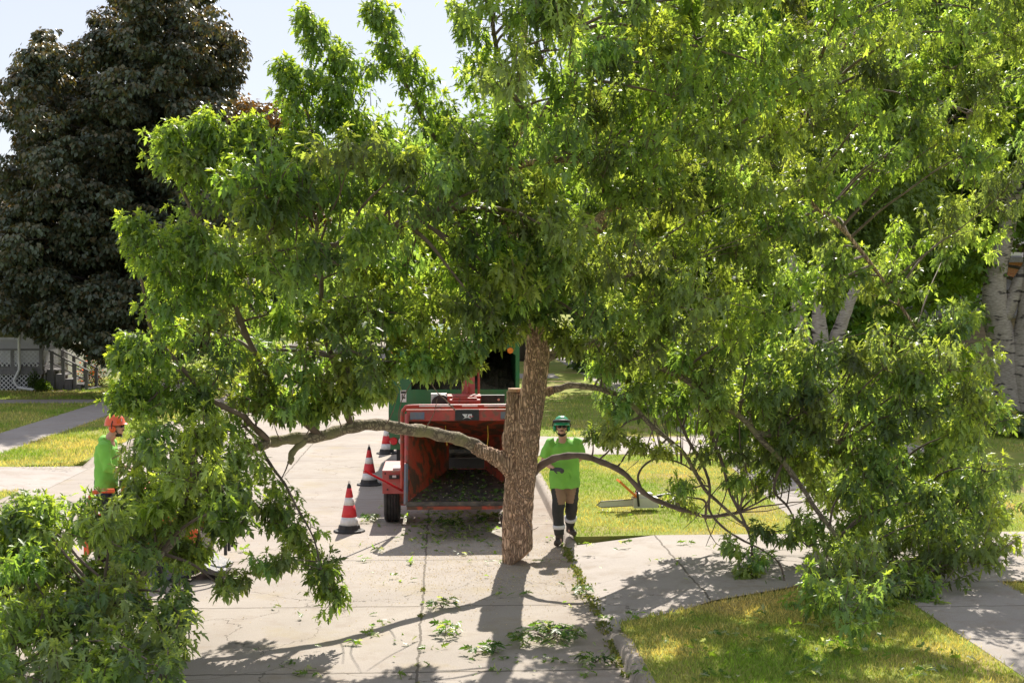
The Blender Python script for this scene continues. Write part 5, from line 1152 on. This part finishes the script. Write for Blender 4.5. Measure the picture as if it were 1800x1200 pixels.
bm = B(); prism(bm, [(0, .07), (-.42, .05), (-.48, .09), (-.42, .145), (0, .17), (0, .162), (-.42, .137), (-.472, .09), (-.42, .058), (0, .078)], -.035, -.013); obj('chain', bm, M['steel'], cs, True)

# ------------------------------------------------------------------ cars far down the street
def car(label, x, y, mat, h=1.85, bed=True):
    t = thing('pickup_truck' if bed else 'parked_car', label, 'car', (x, y, 0))
    if bed: pf = [(0, .5), (0, 1.15), (1.7, 1.15), (1.75, h), (3.3, h), (4.0, 1.15), (5.3, 1.0), (5.35, .5)]
    else: pf = [(0, .4), (0, 1.0), (.4, 1.1), (.8, h), (2.9, h), (3.7, 1.05), (4.7, .9), (4.75, .4)]
    bm = B(); prism(bm, [(y+a, b) for a, b in pf], x-.95, x+.95, 'yz'); obj('body', bm, M[mat], t, bevel=.06)
    bm = B(); ya = 1.72 if bed else .55; slab(bm, [V3(x-.7, y+ya-.04, 1.22), V3(x+.7, y+ya-.04, 1.22), V3(x+.65, y+ya+(0 if bed else .2)-.04, h-.14), V3(x-.65, y+ya+(0 if bed else .2)-.04, h-.14)], .03, (0, -1, 0)); obj('rear_window', bm, M['glass'], t)
    for s in (-1, 1):
        bm = B(); bx(bm, x+s*.86-.08, x+s*.86+.08, y-.03, y+.01, .75, 1.05); obj('tail_light', bm, M['lampred'], t)
    bm = B(); bx(bm, x-.9, x+.9, y-.1, y-.005, .42, .56); obj('bumper', bm, M['chrome'], t)
    for yy in (.95, 4.2):
        for s in (-1, 1): wheel((x+s*.82, y+yy, .36), .36, .22, t)
car('grey-blue pickup parked far down the street beyond the truck', .55, 118, 'carblue')
car('dark blue car parked just beyond the far pickup', 3.3, 150, 'cardark', 1.5, False)
car('silver car far down the left side of the street', -4.6, 128, 'chrome', 1.5, False)

# ------------------------------------------------------------------ grass, litter, chips, weeds
def grass_patch(n, x0, x1, y0, y1, test, hgt, dry):
    x = RNG.uniform(x0, x1, n); y = RNG.uniform(y0, y1, n); k = test(x, y); x, y = x[k], y[k]; m = len(x)
    P = np.stack([x, y, np.full(m, LAWN-.005)], 1); T = norm(np.stack([RNG.normal(size=m)*.45, RNG.normal(size=m)*.45, np.ones(m)], 1)); N = norm(RNG.normal(size=(m, 3))*np.array([1, 1, .2]))
    f = np.array([noise.noise(Vector((a*.55, b*.55, 1.3)))+.5*noise.noise(Vector((a*2.3, b*2.3, 4))) for a, b in zip(x, y)])
    f = np.clip(dry+f*1.3+RNG.normal(size=m)*.2, 0, 1)[:, None]
    C = (np.array([.23, .36, .05])*(1-f)+np.array([.68, .56, .22])*f)*RNG.uniform(.55, 1.45, (m, 1))
    return P, T, N, hgt*RNG.uniform(.5, 1.3, m), C
def right_near(x, y): return (x > K2-.02+.05*RNG.normal(size=len(x))) & (y < .05+np.interp(x, [1.9, 2.5, 3.05, 3.9, 4.4, 60], [15.0, 15.4, 15.9, 16.45, 16.8, 17.2])+.07*RNG.normal(size=len(x))) & ((x < 5.25+.05*RNG.normal(size=len(x))) | (x > 6.75))
def right_far(x, y): return (x > K2+.03*RNG.normal(size=len(x))) & (y > np.interp(x, [1.9, 3.05, 60], [20.5, 20.55, 20.95])-.14*RNG.random(len(x))**2) & ((x < 5.35+(y-20.4)*.06) | (x > 6.85+(y-20.4)*.06)) & ~((y > 30.9) & (y < 34.9) & (x < 11))
def left_far(x, y): return ((x < -11.22) | (x > -9.78)) & ~((y > 46.8) & (y < 48.4))
gs = [grass_patch(80000, 1.8, 9.0, 12.4, 17.2, right_near, .05, .70), grass_patch(80000, 1.8, 10, 20.4, 31, right_far, .05, .34), grass_patch(42000, 1.8, 24, 31, 50, right_far, .09, .12),
      grass_patch(42000, -18, -7.6, 30.3, 54, left_far, .09, .18), grass_patch(22000, -14, -7.6, 29.3, 36, left_far, .07, .38), grass_patch(6000, -10.5, -7.6, 23.5, 25.8, lambda x, y: x < 0, .06, .4)]
P, T, N, Z, C = [np.concatenate(q) for q in zip(*gs)]
o = link_mesh('grass', leafmesh('grass', P, T, N, Z, C, BLADE, BLADE_F, fold=0, curl=.3, width=Z*.22), M['grass'])
kind(o, 'stuff', 'short mown grass blades, patchy green and straw yellow, on the lawns', 'grass')
# wood chips and sawdust round the cut trunk
n = 9000; r = RNG.normal(size=(n, 2))*np.array([1.5, 1.5]); P = np.stack([.7+r[:, 0], 19.0+r[:, 1], RNG.uniform(.004, .012, n)], 1)
k = (P[:, 0] < KX) & (P[:, 0] > LX); P = P[k]; n = len(P)
o = link_mesh('wood_chips', leafmesh('wood_chips', P, norm(RNG.normal(size=(n, 3))*np.array([1, 1, .25])), norm(RNG.normal(size=(n, 3))*.4+np.array([0, 0, 1])), RNG.uniform(.008, .024, n), np.array([.60, .50, .38])*RNG.uniform(.6, 1.2, (n, 1)), KITE, KITE_F), M['grass'])
kind(o, 'stuff', 'scattered wood chips and sawdust around the cut trunk and under the chipper', 'wood chips')
# loose fallen leaves
def scatter(n, fn):
    Ps = []
    while len(Ps) < n:
        p = fn()
        if p is not None: Ps.append(p)
    return np.array(Ps)
def road_leaf():
    u, v = random.uniform(400, 1700), random.uniform(890, 1200)
    g = gp(u, v, 0)
    if random.random() > (1.0 if 600 < u < 1100 else .6): return None
    z = .012
    if g.x > KX+.2: g = gp(u, v, LAWN); z = LAWN+.03
    return (g.x, g.y, z+random.uniform(0, .02))
cc = scatter(170, road_leaf); P = []
for c in cc:
    for q in range(random.choice((1, 1, 1, 2, 3, 5, 8))): P.append(c+np.array([random.gauss(0, .05), random.gauss(0, .04), random.uniform(0, .03)]))
for q in range(500):
    u, v = random.gauss(800, 50), random.gauss(925, 18); g = gp(u, v); P.append(np.array([g.x, g.y, random.uniform(.01, .05)]))
P = np.array(P); n = len(P)
def litter_mesh(nm, P, s=.085):
    n = len(P)
    f = RNG.random((n, 1)); C = (np.array([.06, .14, .025])*(1-f)+np.array([.15, .24, .05])*f)*RNG.uniform(.7, 1.3, (n, 1))
    pale = RNG.random(n) < .25; C[pale] = np.array([.30, .36, .26])
    return leafmesh(nm, P, norm(RNG.normal(size=(n, 3))*np.array([1, 1, .25])), norm(RNG.normal(size=(n, 3))*.55+np.array([0, 0, 1])), s*RNG.uniform(.5, 1.2, n), C, MAPLE, MAPLE_F)
o = link_mesh('fallen_leaves', litter_mesh('fallen_leaves', P), M['leaf']); kind(o, 'stuff', 'loose green leaves fallen on the street and driveway', 'leaves')
P = []
for q in range(750):
    u, v = random.uniform(1110, 1760), random.uniform(1085, 1200); g = gp(u, v, LAWN)
    if in_poly(np.array([u]), np.array([v]), [(1110, 1130), (1370, 1085), (1600, 1080), (1640, 1130), (1760, 1180), (1760, 1220), (1100, 1220)])[0] and noise.noise(Vector((g.x*2.2, g.y*2.2, 9))) > .08: P.append((g.x, g.y, LAWN+random.uniform(.03, .09)))
o = link_mesh('lawn_leaves', litter_mesh('lawn_leaves', np.array(P), .09), M['leaf']); kind(o, 'stuff', 'pale upturned leaves lying on the near right lawn', 'leaves')
# weeds in the gutter joint and the centre joint
P, T = [], []
for q in range(2300):
    if q < 1700:
        y = random.uniform(13.2, 20.4)
        if noise.noise(Vector((0, y*2.2, 5))) < -.18: continue
        x = KX+random.gauss(0, .035)
        if 15 < y < 18 and noise.noise(Vector((0, y*2.2, 5))) > .15: x += random.gauss(0, .06)
    else:
        y = random.uniform(12.8, 19); x = -.256+random.gauss(0, .014)
        if noise.noise(Vector((3, y*2.8, 5))) < .22: continue
    P.append((x, y, random.uniform(.0, .012))); T.append((random.gauss(0, .6), random.gauss(0, .6), .7))
P = np.array(P); n = len(P); f = RNG.random((n, 1))
o = link_mesh('weeds', leafmesh('weeds', P, np.array(T), norm(RNG.normal(size=(n, 3))+np.array([0, 0, .6])), RNG.uniform(.02, .05, n), (np.array([.10, .17, .03])*(1-f)+np.array([.30, .28, .09])*f), KITE, KITE_F), M['grass'])
kind(o, 'stuff', 'moss and weeds growing in the pavement joints by the gutter', 'weeds')
# cut leafy sprigs lying on the street
def sprig(label, u, v, r, n, h=.12, z=0, group='cut leafy sprigs on the ground', nm='leafy_sprig'):
    g = gp(u, v, z); k = max(3, n//9)
    a = RNG.uniform(0, 2*np.pi, k); p0_ = np.array(g)+np.stack([np.cos(a), np.sin(a), np.zeros(k)], 1)*RNG.uniform(0, .45, (k, 1))*r + np.array([0, 0, h*.5])
    d = np.stack([np.cos(a), np.sin(a), RNG.uniform(.0, .5, k)], 1)
    Lf, tw = sprays(p0_, d, np.full(k, r*.6), np.tile(np.array([.055, .125, .03]), (k, 1)), J=4, size=.10, young_lit=.35, zmin=z+.01, droop=.3)
    P, T, N, Z, C = Lf; P[:, 2] = np.clip(P[:, 2], z+.015, z+h+.04); T[:, 2] *= .35
    pale = RNG.random(len(P)) < .35; C[pale] = np.array([.22, .28, .17])*RNG.uniform(.8, 1.2, (pale.sum(), 1))
    t = thing(nm, label, 'cut branch', tuple(g), 0, group)
    link_mesh('leaves', leafmesh('leaves', P, T, N, Z, C, MAPLE, MAPLE_F), M['leaf'], t)
    tw[:, 0] = np.array(g)+np.array([0, 0, .02]); tw[:, :, 2] = np.clip(tw[:, :, 2], z+.01, z+h); link_mesh('twigs', tubes_np('twigs', np.stack([tw[:, 0], tw[:, 1], tw[:, -1]], 1), np.tile(np.array([.006, .005, .003]), (k, 1)), 4), M['twig'], t)
sprig('largest heap of cut maple leaves lying in the gutter, bottom centre', 968, 1128, .42, 130, .24)
sprig('small green sprig on the street left of the trunk shadow, upper one of two', 778, 1070, .18, 27)
sprig('small green sprig on the street left of the trunk shadow, lower one of two', 782, 1115, .18, 27)
sprig('flat green sprig lying in the trunk shadow near the bottom', 845, 1148, .2, 27, .05)
sprig('small sprig on the concrete just behind the nearest traffic cone', 652, 917, .2, 27, .06)
sprig('small sprig between the leaf heap and the near right kerb', 1045, 1168, .14, 27)
sprig('leafy sprig on the driveway in the dappled shade', 1175, 998, .16, 27, .07)
sprig('dark leafy sprig in the chipper shadow, left one', 800, 925, .3, 36, .06)
sprig('dark leafy sprig in the chipper shadow, right one', 850, 915, .3, 36, .06)
sprig('leafy sprig at the near kerb corner beside the lawn', 1022, 1045, .14, 18, .05)
